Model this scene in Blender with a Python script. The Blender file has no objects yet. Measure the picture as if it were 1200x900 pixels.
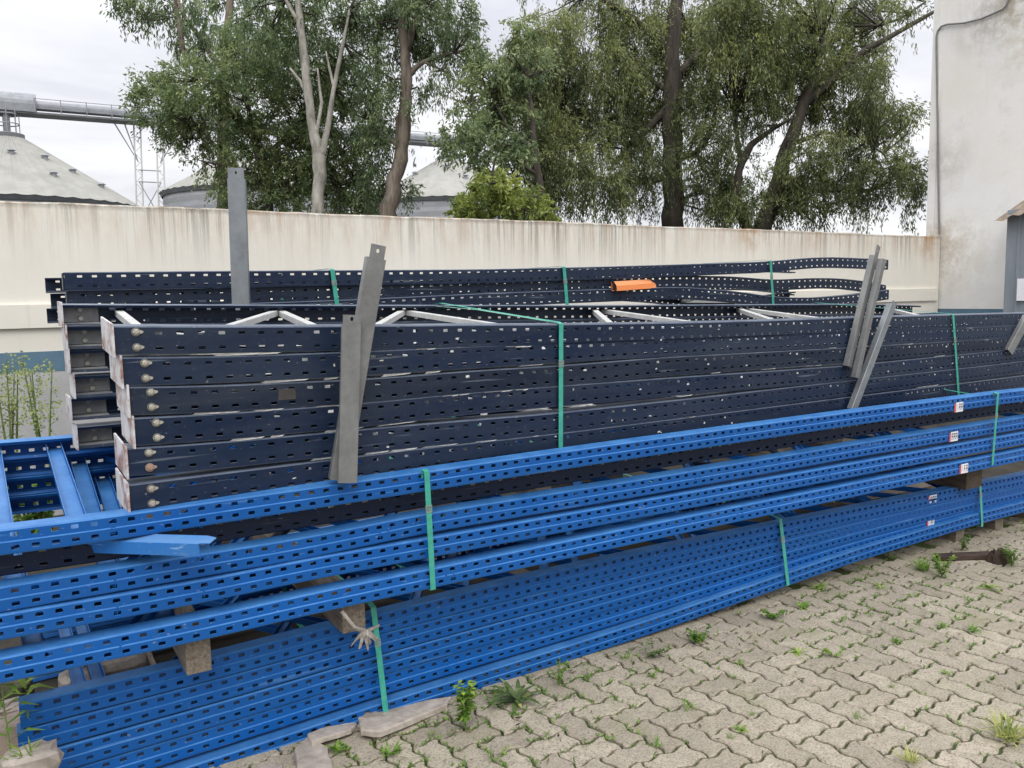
import bpy, math, random
import numpy as np
from mathutils import Vector, Matrix

R = math.radians
random.seed(11)
rng = np.random.default_rng(11)
sc = bpy.context.scene
COL = sc.collection

# ------------------------------------------------------------------ camera
EYE = Vector((0.0, 0.0, 1.54))
HEADING, PITCH, ROLL, FPX = R(58.6), R(6.1), R(1.0), 970.0     # FPX: focal length in pixels of the 1200 wide photograph
fwd = Vector((math.cos(HEADING) * math.cos(PITCH), math.sin(HEADING) * math.cos(PITCH), -math.sin(PITCH)))
r0 = Vector((math.sin(HEADING), -math.cos(HEADING), 0.0))
u0 = r0.cross(fwd)
right = r0 * math.cos(ROLL) - u0 * math.sin(ROLL)
up = r0 * math.sin(ROLL) + u0 * math.cos(ROLL)
cam_data = bpy.data.cameras.new('camera')
cam = bpy.data.objects.new('camera', cam_data)
COL.objects.link(cam)
M3 = Matrix((right, up, -fwd)).transposed()
cam.matrix_world = Matrix.Translation(EYE) @ M3.to_4x4()
cam_data.sensor_width = 36.0
cam_data.lens = FPX / 1200.0 * 36.0
cam_data.clip_start = 0.05
cam_data.clip_end = 3000.0
sc.camera = cam

# ------------------------------------------------------------------ world, sun, exposure
SUN_EL, SUN_AZ = R(46), R(240)      # azimuth of the sun seen from the yard, counter-clockwise from +X
world = bpy.data.worlds.new('World')
sc.world = world
world.use_nodes = True
nt = world.node_tree
nt.nodes.clear()
wo = nt.nodes.new('ShaderNodeOutputWorld')
bg = nt.nodes.new('ShaderNodeBackground')
bg.inputs['Strength'].default_value = 0.10
sky = nt.nodes.new('ShaderNodeTexSky')
sky.sky_type = 'NISHITA'
sky.sun_disc = False
sky.sun_elevation = SUN_EL
sky.sun_rotation = R(90) - SUN_AZ
tc = nt.nodes.new('ShaderNodeTexCoord')
sep = nt.nodes.new('ShaderNodeSeparateXYZ')
nt.links.new(tc.outputs['Generated'], sep.inputs[0])
# cloud deck: direction projected on a flat layer
mx = nt.nodes.new('ShaderNodeMath'); mx.operation = 'MAXIMUM'; mx.inputs[1].default_value = 0.0
nt.links.new(sep.outputs['Z'], mx.inputs[0])
ad = nt.nodes.new('ShaderNodeMath'); ad.operation = 'ADD'; ad.inputs[1].default_value = 0.16
nt.links.new(mx.outputs[0], ad.inputs[0])
dx = nt.nodes.new('ShaderNodeMath'); dx.operation = 'DIVIDE'
dy = nt.nodes.new('ShaderNodeMath'); dy.operation = 'DIVIDE'
nt.links.new(sep.outputs['X'], dx.inputs[0]); nt.links.new(ad.outputs[0], dx.inputs[1])
nt.links.new(sep.outputs['Y'], dy.inputs[0]); nt.links.new(ad.outputs[0], dy.inputs[1])
cmb = nt.nodes.new('ShaderNodeCombineXYZ')
nt.links.new(dx.outputs[0], cmb.inputs[0]); nt.links.new(dy.outputs[0], cmb.inputs[1])
nz = nt.nodes.new('ShaderNodeTexNoise')
nz.inputs['Scale'].default_value = 0.9; nz.inputs['Detail'].default_value = 7.0
nz.inputs['Roughness'].default_value = 0.55; nz.inputs['Distortion'].default_value = 0.4
nt.links.new(cmb.outputs[0], nz.inputs['Vector'])
cr = nt.nodes.new('ShaderNodeValToRGB')
cr.color_ramp.elements[0].position = 0.36; cr.color_ramp.elements[0].color = (0.66, 0.672, 0.73, 1)
cr.color_ramp.elements[1].position = 0.62; cr.color_ramp.elements[1].color = (1.0, 1.0, 1.02, 1)
nt.links.new(nz.outputs['Fac'], cr.inputs[0])
# overcast sky: about three times brighter overhead than at the horizon
gr = nt.nodes.new('ShaderNodeMath'); gr.operation = 'MULTIPLY_ADD'
gr.inputs[1].default_value = 20.0; gr.inputs[2].default_value = 9.5
sq = nt.nodes.new('ShaderNodeMath'); sq.operation = 'POWER'; sq.inputs[1].default_value = 2.0
nt.links.new(mx.outputs[0], sq.inputs[0]); nt.links.new(sq.outputs[0], gr.inputs[0])
sclv = nt.nodes.new('ShaderNodeVectorMath'); sclv.operation = 'SCALE'
nt.links.new(cr.outputs[0], sclv.inputs[0]); nt.links.new(gr.outputs[0], sclv.inputs['Scale'])
mixw = nt.nodes.new('ShaderNodeMix'); mixw.data_type = 'RGBA'
mixw.inputs['Factor'].default_value = 0.93
nt.links.new(sky.outputs[0], mixw.inputs['A']); nt.links.new(sclv.outputs[0], mixw.inputs['B'])
nt.links.new(mixw.outputs['Result'], bg.inputs['Color'])
nt.links.new(bg.outputs[0], wo.inputs['Surface'])

sun_data = bpy.data.lights.new('sun', 'SUN')
sun_data.energy = 1.0
sun_data.angle = R(30)
sun_data.color = (1.0, 0.965, 0.91)
sun = bpy.data.objects.new('sun', sun_data)
COL.objects.link(sun)
sdir = Vector((math.cos(SUN_AZ) * math.cos(SUN_EL), math.sin(SUN_AZ) * math.cos(SUN_EL), math.sin(SUN_EL)))
sun.rotation_euler = sdir.to_track_quat('Z', 'Y').to_euler()
sun.location = sdir * 30
sc.view_settings.view_transform = 'Standard'
sc.view_settings.look = 'None'
sc.view_settings.exposure = 0.17
sc.view_settings.gamma = 1.0
sc.render.engine = 'CYCLES'
sc.cycles.max_bounces = 8

# ------------------------------------------------------------------ surveying: where a sight line from the eye meets a vertical plane of the yard
def ray(px, py):
    return right * (px - 600.0) - up * (py - 450.0) + fwd * FPX

def on_y(px, py, Y):
    d = ray(px, py); t = (Y - EYE.y) / d.y
    return EYE + d * t

def on_x(px, py, X):
    d = ray(px, py); t = (X - EYE.x) / d.x
    return EYE + d * t

def on_z(px, py, Z=0.0):
    d = ray(px, py); t = (Z - EYE.z) / d.z
    return EYE + d * t

def at_depth(px, py, depth):
    return EYE + ray(px, py) * (depth / FPX)

def pix(p):
    v = Vector(p) - EYE
    z = v.dot(fwd)
    return (600 + FPX * v.dot(right) / z, 450 - FPX * v.dot(up) / z, z)

# ------------------------------------------------------------------ mesh helpers
ORIGIN = {}

class MB:
    def __init__(self):
        self.v = []; self.f = []
    def add(self, verts, faces):
        n = len(self.v)
        self.v += [tuple(p) for p in verts]
        self.f += [tuple(i + n for i in fc) for fc in faces]
    def box(self, lo, hi, rz=0.0, jit=0.0):
        (x0, y0, z0), (x1, y1, z1) = lo, hi
        c = Vector(((x0 + x1) / 2, (y0 + y1) / 2, 0))
        vs = []
        for z in (z0, z1):
            for x, y in ((x0, y0), (x1, y0), (x1, y1), (x0, y1)):
                p = Vector((x, y, z))
                if rz:
                    p = c + Matrix.Rotation(rz, 3, 'Z') @ (p - c)
                p += Vector((random.uniform(-jit, jit), random.uniform(-jit, jit), random.uniform(-jit, jit)))
                vs.append(p)
        self.add(vs, [(3, 2, 1, 0), (4, 5, 6, 7), (0, 1, 5, 4), (1, 2, 6, 5), (2, 3, 7, 6), (3, 0, 4, 7)])
    def bar(self, a, b, w, h, upv=(0, 0, 1)):
        a = Vector(a); b = Vector(b); d = (b - a).normalized()
        s = d.cross(Vector(upv))
        if s.length < 1e-4: s = d.cross(Vector((1, 0, 0)))
        s.normalize(); t = s.cross(d)
        vs = []
        for p in (a, b):
            for i, j in ((-1, -1), (1, -1), (1, 1), (-1, 1)):
                vs.append(p + s * (i * w / 2) + t * (j * h / 2))
        self.add(vs, [(0, 1, 2, 3), (7, 6, 5, 4), (0, 4, 5, 1), (1, 5, 6, 2), (2, 6, 7, 3), (3, 7, 4, 0)])
    def tube(self, pts, rads, n=8, cap=True):
        pts = [Vector(p) for p in pts]
        prev = None; rings = []
        for i, p in enumerate(pts):
            d = (pts[min(i + 1, len(pts) - 1)] - pts[max(i - 1, 0)]).normalized()
            if prev is None:
                s = d.cross(Vector((0, 0, 1)))
                if s.length < 1e-3: s = d.cross(Vector((1, 0, 0)))
            else:
                s = prev - d * prev.dot(d)
            s.normalize(); prev = s; t = d.cross(s)
            r = rads[i] if hasattr(rads, '__len__') else rads
            rings.append([p + (s * math.cos(2 * math.pi * k / n) + t * math.sin(2 * math.pi * k / n)) * r for k in range(n)])
        vs = [q for rg in rings for q in rg]
        fs = []
        for i in range(len(pts) - 1):
            for k in range(n):
                fs.append((i * n + k, i * n + (k + 1) % n, (i + 1) * n + (k + 1) % n, (i + 1) * n + k))
        if cap:
            fs.append(tuple(range(n))[::-1]); fs.append(tuple(range((len(pts) - 1) * n, len(pts) * n)))
        self.add(vs, fs)
    def channel(self, a, b, face, w, d, th=0.003, lip=0.0):
        """thin-walled channel from a to b: web of width w whose outside looks along 'face', two flanges of depth d behind it"""
        a = Vector(a); b = Vector(b); ax = (b - a).normalized()
        f = Vector(face); f = (f - ax * f.dot(ax)).normalized(); s = ax.cross(f).normalized()
        prof = [(-w / 2, -d), (-w / 2, -0.002), (-w / 2 + 0.002, 0), (w / 2 - 0.002, 0), (w / 2, -0.002), (w / 2, -d),
                (w / 2 - th, -d), (w / 2 - th, -th), (-w / 2 + th, -th), (-w / 2 + th, -d)]
        vs = [p + s * q[0] + f * q[1] for p in (a, b) for q in prof]
        n = len(prof)
        fs = [(k, (k + 1) % n, n + (k + 1) % n, n + k) for k in range(n)]
        for o in (0, n):
            fs += [(o + 0, o + 1, o + 8, o + 9), (o + 1, o + 2, o + 3, o + 4, o + 7, o + 8), (o + 4, o + 5, o + 6, o + 7)]
        self.add(vs, fs)
    def build(self, name, mat, parent=None, smooth=False):
        o = Vector((0, 0, 0)) if parent is None else ORIGIN.get(parent.name, Vector((0, 0, 0)))
        me = bpy.data.meshes.new(name)
        me.from_pydata([tuple(Vector(p) - o) for p in self.v], [], self.f)
        me.materials.append(mat)
        if smooth:
            me.polygons.foreach_set('use_smooth', [True] * len(me.polygons))
        me.update()
        ob = bpy.data.objects.new(name, me)
        COL.objects.link(ob)
        if parent is not None:
            ob.parent = parent
            ORIGIN[ob.name] = o
        return ob

def tag(o, label=None, cat=None, group=None, kind=None):
    if label: o['label'] = label
    if cat: o['category'] = cat
    if group: o['group'] = group
    if kind: o['kind'] = kind
    return o

def thing(name, label, cat, loc=(0, 0, 0), group=None, rz=0.0):
    o = bpy.data.objects.new(name, None)
    COL.objects.link(o)
    o.empty_display_size = 0.1
    o.location = loc; o.rotation_euler = (0, 0, rz)
    ORIGIN[o.name] = Vector(loc)
    return tag(o, label, cat, group)

def mesh_np(name, quads, mat, parent=None, tint=None):
    """quads: array (n,4,3) in the parent's own space, every quad with its own corners"""
    n = len(quads)
    me = bpy.data.meshes.new(name)
    me.vertices.add(n * 4); me.loops.add(n * 4); me.polygons.add(n)
    me.vertices.foreach_set('co', np.ascontiguousarray(quads, dtype=np.float32).reshape(-1))
    me.loops.foreach_set('vertex_index', np.arange(n * 4, dtype=np.int32))
    me.polygons.foreach_set('loop_start', np.arange(0, n * 4, 4, dtype=np.int32))
    me.polygons.foreach_set('loop_total', np.full(n, 4, dtype=np.int32))
    me.materials.append(mat)
    if tint is not None:
        at = me.attributes.new('tint', 'FLOAT', 'POINT')
        at.data.foreach_set('value', np.repeat(tint, 4).astype(np.float32))
    me.update(calc_edges=True)
    ob = bpy.data.objects.new(name, me)
    COL.objects.link(ob)
    if parent is not None:
        ob.parent = parent
        ORIGIN[ob.name] = ORIGIN.get(parent.name, Vector((0, 0, 0)))
    return ob

# ------------------------------------------------------------------ materials
def new_mat(name):
    m = bpy.data.materials.new(name); m.use_nodes = True
    n = m.node_tree; b = n.nodes['Principled BSDF']
    return m, n, b

def noise(n, scale, detail=5.0, rough=0.6, coord='Object', stretch=None, dist=0.0):
    t = n.nodes.new('ShaderNodeTexCoord')
    z = n.nodes.new('ShaderNodeTexNoise')
    z.inputs['Scale'].default_value = scale; z.inputs['Detail'].default_value = detail
    z.inputs['Roughness'].default_value = rough; z.inputs['Distortion'].default_value = dist
    if stretch:
        mp = n.nodes.new('ShaderNodeMapping'); mp.inputs['Scale'].default_value = stretch
        n.links.new(t.outputs[coord], mp.inputs[0]); n.links.new(mp.outputs[0], z.inputs['Vector'])
    else:
        n.links.new(t.outputs[coord], z.inputs['Vector'])
    return z.outputs['Fac']

def ramp(n, fac, stops):
    r = n.nodes.new('ShaderNodeValToRGB')
    e = r.color_ramp.elements
    while len(e) < len(stops): e.new(0.5)
    for k, (p, c) in enumerate(stops):
        e[k].position = p
        e[k].color = (c, c, c, 1) if not hasattr(c, '__len__') else (*c, 1)
    n.links.new(fac, r.inputs[0])
    return r.outputs[0]

def mix(n, fac, a, b, mode='MIX'):
    m = n.nodes.new('ShaderNodeMix'); m.data_type = 'RGBA'; m.blend_type = mode
    for s, v in (('Factor', fac), ('A', a), ('B', b)):
        sock = m.inputs[s]
        if hasattr(v, 'links'): n.links.new(v, sock)
        elif hasattr(v, '__len__'): sock.default_value = (*v, 1)
        else: sock.default_value = v
    return m.outputs['Result']

def bump(n, b, h, strength=0.3, dist=0.01):
    k = n.nodes.new('ShaderNodeBump')
    k.inputs['Strength'].default_value = strength; k.inputs['Distance'].default_value = dist
    n.links.new(h, k.inputs['Height']); n.links.new(k.outputs[0], b.inputs['Normal'])

def paint(name, col, dust, rough, dirt=0.35, var=0.08, top=None):
    m, n, b = new_mat(name)
    a = noise(n, 3.1, 8, 0.75, stretch=(0.30, 1, 2.2))
    d = ramp(n, a, [(0.40, 0.0), (0.75, dirt)])
    fine = noise(n, 38, 4, 0.7)
    f2 = ramp(n, fine, [(0.58, 0.0), (0.70, 0.5)])
    info = n.nodes.new('ShaderNodeObjectInfo')
    c0 = mix(n, info.outputs['Random'], tuple(c * (1 - var) for c in col), tuple(c * (1 + var) for c in col))
    c1 = mix(n, d, c0, dust)
    c2 = mix(n, f2, c1, dust)
    scr = noise(n, 16, 3, 0.5, stretch=(0.12, 1, 3.5))
    s2 = ramp(n, scr, [(0.66, 0.0), (0.70, 0.6)])
    chp = noise(n, 95, 3, 0.6, stretch=(.5, 1, 1)); c2 = mix(n, ramp(n, chp, [(0.675, 0.0), (0.71, 0.5)]), c2, (0.30, 0.32, 0.34))
    c3 = mix(n, s2, c2, tuple(min(1, c * 1.6 + 0.05) for c in dust))
    n.links.new(c3, b.inputs['Base Color'])
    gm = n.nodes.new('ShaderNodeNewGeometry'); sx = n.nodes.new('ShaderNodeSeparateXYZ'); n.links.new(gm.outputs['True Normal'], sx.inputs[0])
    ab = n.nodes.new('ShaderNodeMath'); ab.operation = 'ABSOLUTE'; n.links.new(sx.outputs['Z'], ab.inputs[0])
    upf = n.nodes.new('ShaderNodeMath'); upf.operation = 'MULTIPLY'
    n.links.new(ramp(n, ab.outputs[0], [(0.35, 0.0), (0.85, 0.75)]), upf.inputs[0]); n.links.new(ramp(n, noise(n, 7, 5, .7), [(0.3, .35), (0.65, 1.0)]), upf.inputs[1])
    c3 = mix(n, upf.outputs[0], c3, top or dust)  # level faces go lighter: settled dust plus sky sheen painted into the colour
    n.links.new(c3, b.inputs['Base Color'])
    rr = ramp(n, a, [(0.3, rough), (0.8, min(1, rough + 0.25))])
    n.links.new(rr, b.inputs['Roughness'])
    b.inputs['Specular IOR Level'].default_value = 0.32
    return m

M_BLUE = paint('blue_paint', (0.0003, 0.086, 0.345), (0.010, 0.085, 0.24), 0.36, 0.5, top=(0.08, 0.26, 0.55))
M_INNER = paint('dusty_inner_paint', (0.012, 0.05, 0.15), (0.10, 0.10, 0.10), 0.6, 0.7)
M_NAVYSH = paint('gap_shade_navy_paint', (0.0050, 0.0135, 0.040), (0.02, 0.026, 0.036), 0.45, 0.2, 0.1)  # less dusty navy, darkened so the paint itself carries the gap's shade
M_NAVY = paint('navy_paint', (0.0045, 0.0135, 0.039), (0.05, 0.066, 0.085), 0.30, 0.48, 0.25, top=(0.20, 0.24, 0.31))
M_LTBLUE = paint('light_blue_paint', (0.025, 0.19, 0.58), (0.15, 0.28, 0.45), 0.4, 0.25)
M_ORANGE = paint('orange_paint', (0.85, 0.26, 0.075), (0.50, 0.30, 0.18), 0.45, 0.2)

def galv(name, lo, hi, rough=0.45, metallic=0.35, rust=0.0):
    m, n, b = new_mat(name)
    a = noise(n, 14, 6, 0.7)
    c = mix(n, ramp(n, a, [(0.3, 0.0), (0.7, 1.0)]), lo, hi)
    if rust:
        r = noise(n, 9, 6, 0.7)
        c = mix(n, ramp(n, r, [(0.48, 0.0), (0.62, rust)]), c, (0.22, 0.075, 0.03))
    n.links.new(c, b.inputs['Base Color'])
    b.inputs['Roughness'].default_value = rough; b.inputs['Metallic'].default_value = metallic
    bump(n, b, a, 0.08, 0.002)
    return m

M_GALV = galv('galvanised_steel', (0.42, 0.42, 0.41), (0.62, 0.62, 0.60), 0.5, 0.15)
M_GREY = galv('grey_steel', (0.15, 0.155, 0.155), (0.25, 0.255, 0.25), 0.42, 0.3, .05)
M_GREY2 = galv('blue_grey_steel', (0.18, 0.20, 0.215), (0.27, 0.29, 0.305), 0.42, 0.3, .12)
M_PLATE = galv('rusty_plate', (0.50, 0.50, 0.52), (0.68, 0.67, 0.67), 0.6, 0.05, 0.85)
M_BRACKET = galv('bracket_steel', (0.17, 0.175, 0.18), (0.33, 0.335, 0.335), 0.55, 0.25, .06)
M_BOLT = galv('zinc_bolt', (0.34, 0.325, 0.275), (0.55, 0.53, 0.46), 0.4, 0.3, .15)
M_WASHER = galv('shaded_washer', (0.13, 0.125, 0.105), (0.27, 0.26, 0.215), 0.5, 0.2, .2)  # washers toned darker than the nuts, shading contrast put into the colour
M_BOLTRUST = galv('rusty_bolt', (0.30, 0.20, 0.15), (0.42, 0.30, 0.24), 0.7, 0.1)

def simple(name, lo, hi, scale=20, rough=0.8, bmp=0.2, bd=0.004, stretch=None, metallic=0.0):
    m, n, b = new_mat(name)
    a = noise(n, scale, 7, 0.7, stretch=stretch)
    n.links.new(mix(n, ramp(n, a, [(0.36, 0.0), (0.64, 1.0)]), lo, hi), b.inputs['Base Color'])
    b.inputs['Roughness'].default_value = rough; b.inputs['Metallic'].default_value = metallic
    if bmp: bump(n, b, a, bmp, bd)
    return m

M_STRAP = simple('green_strap', (0.035, 0.30, 0.22), (0.06, 0.40, 0.30), 30, 0.4, 0.1, 0.001)
M_SEAL = simple('seal_steel', (0.12, 0.20, 0.18), (0.22, 0.30, 0.27), 60, 0.4, 0)
M_STRAPTAIL = simple('pale_strap', (0.15, 0.38, 0.30), (0.25, 0.48, 0.40), 30, 0.4, 0)
M_WOOD = simple('weathered_wood', (0.10, 0.08, 0.06), (0.25, 0.21, 0.165), 6, 0.85, 0.4, 0.004, (12, 1, 12))
M_WOODDK = simple('dark_wood', (0.035, 0.025, 0.017), (0.10, 0.075, 0.05), 6, 0.85, 0.4, 0.004, (12, 1, 12))
M_SLAB = simple('broken_cement', (0.30, 0.255, 0.21), (0.50, 0.44, 0.38), 18, 0.9, 0.5, 0.006)
M_STONE = simple('rubble_stone', (0.20, 0.175, 0.15), (0.42, 0.37, 0.32), 9, 0.9, 0.5, 0.01)
M_BRICK = simple('pale_brick', (0.40, 0.31, 0.25), (0.58, 0.47, 0.40), 12, 0.9, 0.4, 0.006)
M_BARKW = simple('pale_bark', (0.17, 0.16, 0.135), (0.42, 0.40, 0.35), 7, 0.9, 0.5, 0.02, (1, 1, 0.35))
M_BARK = simple('brown_bark', (0.075, 0.06, 0.045), (0.23, 0.19, 0.15), 5, 0.9, 0.6, 0.03, (1.5, 1.5, 0.3))
M_BARKD = simple('dark_bark', (0.028, 0.023, 0.018), (0.085, 0.07, 0.055), 6, 0.9, 0.6, 0.03, (1.5, 1.5, 0.3))
M_TWIG = simple('twig', (0.03, 0.025, 0.018), (0.07, 0.058, 0.045), 10, 0.9, 0)
M_STEM = simple('green_stem', (0.10, 0.16, 0.04), (0.20, 0.26, 0.08), 20, 0.7, 0)
M_CLOTH = simple('frayed_cloth', (0.20, 0.18, 0.155), (0.38, 0.35, 0.31), 30, 0.9, 0.3, 0.002)
M_SCRAP = simple('pale_scraps', (0.40, 0.40, 0.39), (0.68, 0.68, 0.66), 30, 0.7, 0)
M_RAG = simple('brown_rag', (0.022, 0.014, 0.010), (0.07, 0.042, 0.030), 12, 0.9, 0.4, 0.006)
M_CARDB = simple('brown_tape', (0.035, 0.032, 0.032), (0.075, 0.065, 0.058), 14, 0.4, 0)
M_WHITE = simple('white_print', (0.70, 0.70, 0.74), (0.82, 0.82, 0.84), 40, 0.5, 0)
M_RED = simple('red_print', (0.42, 0.05, 0.09), (0.52, 0.09, 0.13), 40, 0.5, 0)
M_INK = simple('ink_print', (0.02, 0.025, 0.06), (0.06, 0.06, 0.10), 40, 0.5, 0)
M_DRY = simple('dry_soil', (0.055, 0.05, 0.033), (0.125, 0.11, 0.075), 9, 0.95, 0.6, 0.01)

def leaf_mat(name, dark, mid, light):
    m, n, b = new_mat(name)
    at = n.nodes.new('ShaderNodeAttribute'); at.attribute_name = 'tint'
    c = ramp(n, at.outputs['Fac'], [(0.0, dark), (0.55, mid), (1.0, light)])
    n.links.new(c, b.inputs['Base Color'])
    b.inputs['Roughness'].default_value = 0.5
    b.inputs['Specular IOR Level'].default_value = 0.35
    tr = n.nodes.new('ShaderNodeBsdfTranslucent')
    n.links.new(c, tr.inputs['Color'])
    ms = n.nodes.new('ShaderNodeMixShader'); ms.inputs[0].default_value = 0.40
    n.links.new(b.outputs[0], ms.inputs[1]); n.links.new(tr.outputs[0], ms.inputs[2])
    n.links.new(ms.outputs[0], n.nodes['Material Output'].inputs['Surface'])
    return m

M_LEAFD = leaf_mat('leaf_dark', (0.0581, 0.0943, 0.0405), (0.1576, 0.2198, 0.093), (0.3484, 0.407, 0.169))
M_LEAFE = leaf_mat('leaf_eucalypt', (0.0708, 0.1103, 0.0567), (0.1733, 0.2363, 0.1134), (0.378, 0.441, 0.2048))
M_LEAFW = leaf_mat('leaf_weeping', (0.057, 0.0847, 0.0355), (0.1601, 0.1936, 0.0834), (0.4269, 0.4537, 0.1669))
M_LEAFY = leaf_mat('leaf_bright', (0.0932, 0.138, 0.0373), (0.2174, 0.276, 0.0672), (0.4347, 0.4692, 0.1047))
M_WEED = leaf_mat('leaf_weed', (0.0653, 0.1377, 0.0261), (0.1595, 0.29, 0.0508), (0.3625, 0.522, 0.087))
M_WEEDG = leaf_mat('leaf_grey_weed', (0.072, 0.12, 0.042), (0.168, 0.24, 0.084), (0.504, 0.516, 0.156))

def mat_paver():
    m, n, b = new_mat('paver_concrete')
    info = n.nodes.new('ShaderNodeObjectInfo')
    geo = n.nodes.new('ShaderNodeNewGeometry')
    pos = n.nodes.new('ShaderNodeTexNoise'); pos.inputs['Scale'].default_value = 1.7; pos.inputs['Detail'].default_value = 5
    n.links.new(geo.outputs['Position'], pos.inputs['Vector'])
    fine = n.nodes.new('ShaderNodeTexNoise'); fine.inputs['Scale'].default_value = 120; fine.inputs['Detail'].default_value = 3; fine.inputs['Roughness'].default_value = 0.8
    n.links.new(geo.outputs['Position'], fine.inputs['Vector'])
    med = n.nodes.new('ShaderNodeTexNoise'); med.inputs['Scale'].default_value = 22; med.inputs['Detail'].default_value = 6; med.inputs['Roughness'].default_value = 0.7
    n.links.new(geo.outputs['Position'], med.inputs['Vector'])
    at = n.nodes.new('ShaderNodeAttribute'); at.attribute_name = 'tint'
    rnd = n.nodes.new('ShaderNodeMath'); rnd.operation = 'ADD'; rnd.use_clamp = True
    n.links.new(info.outputs['Random'], rnd.inputs[0]); n.links.new(at.outputs['Fac'], rnd.inputs[1])
    c0 = mix(n, rnd.outputs[0], (0.275, 0.238, 0.180), (0.45, 0.394, 0.306))
    c1 = mix(n, ramp(n, pos.outputs['Fac'], [(0.3, 0.0), (0.7, 0.55)]), c0, (0.42, 0.37, 0.275))
    c2 = mix(n, ramp(n, med.outputs['Fac'], [(0.35, 0.45), (0.62, 0.0)]), c1, (0.19, 0.165, 0.125))
    c3 = mix(n, ramp(n, fine.outputs['Fac'], [(0.38, 0.75), (0.50, 0.0)]), c2, (0.12, 0.105, 0.085))
    c4 = mix(n, ramp(n, fine.outputs['Fac'], [(0.60, 0.0), (0.74, 0.5)]), c3, (0.58, 0.54, 0.48))
    moss = n.nodes.new('ShaderNodeTexNoise'); moss.inputs['Scale'].default_value = 3.1; moss.inputs['Detail'].default_value = 7; moss.inputs['Roughness'].default_value = 0.7
    n.links.new(geo.outputs['Position'], moss.inputs['Vector'])
    c5 = mix(n, ramp(n, moss.outputs['Fac'], [(0.55, 0.0), (0.74, 0.55)]), c4, (0.17, 0.19, 0.075))
    n.links.new(c5, b.inputs['Base Color'])
    b.inputs['Roughness'].default_value = 0.92
    bump(n, b, fine.outputs['Fac'], 0.3, 0.002)
    return m
M_PAVER = mat_paver()

def mat_ground():
    m, n, b = new_mat('mossy_soil')
    a = noise(n, 2.2, 7, 0.7); f = noise(n, 40, 6, 0.75)
    c = mix(n, ramp(n, a, [(0.38, 0.0), (0.6, 1.0)]), (0.034, 0.030, 0.016), (0.070, 0.105, 0.018))
    c = mix(n, ramp(n, f, [(0.45, 0.0), (0.75, 0.6)]), c, (0.075, 0.085, 0.03))
    n.links.new(c, b.inputs['Base Color']); b.inputs['Roughness'].default_value = 0.97
    bump(n, b, f, 0.8, 0.008)
    return m
M_GROUND = mat_ground()
M_SOIL = simple('dark_soil', (0.018, 0.0155, 0.011), (0.048, 0.041, 0.028), 3, 0.97, 0.6, 0.01)  # soil colour kept dark to stand in for shade in the bundle gaps

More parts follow.
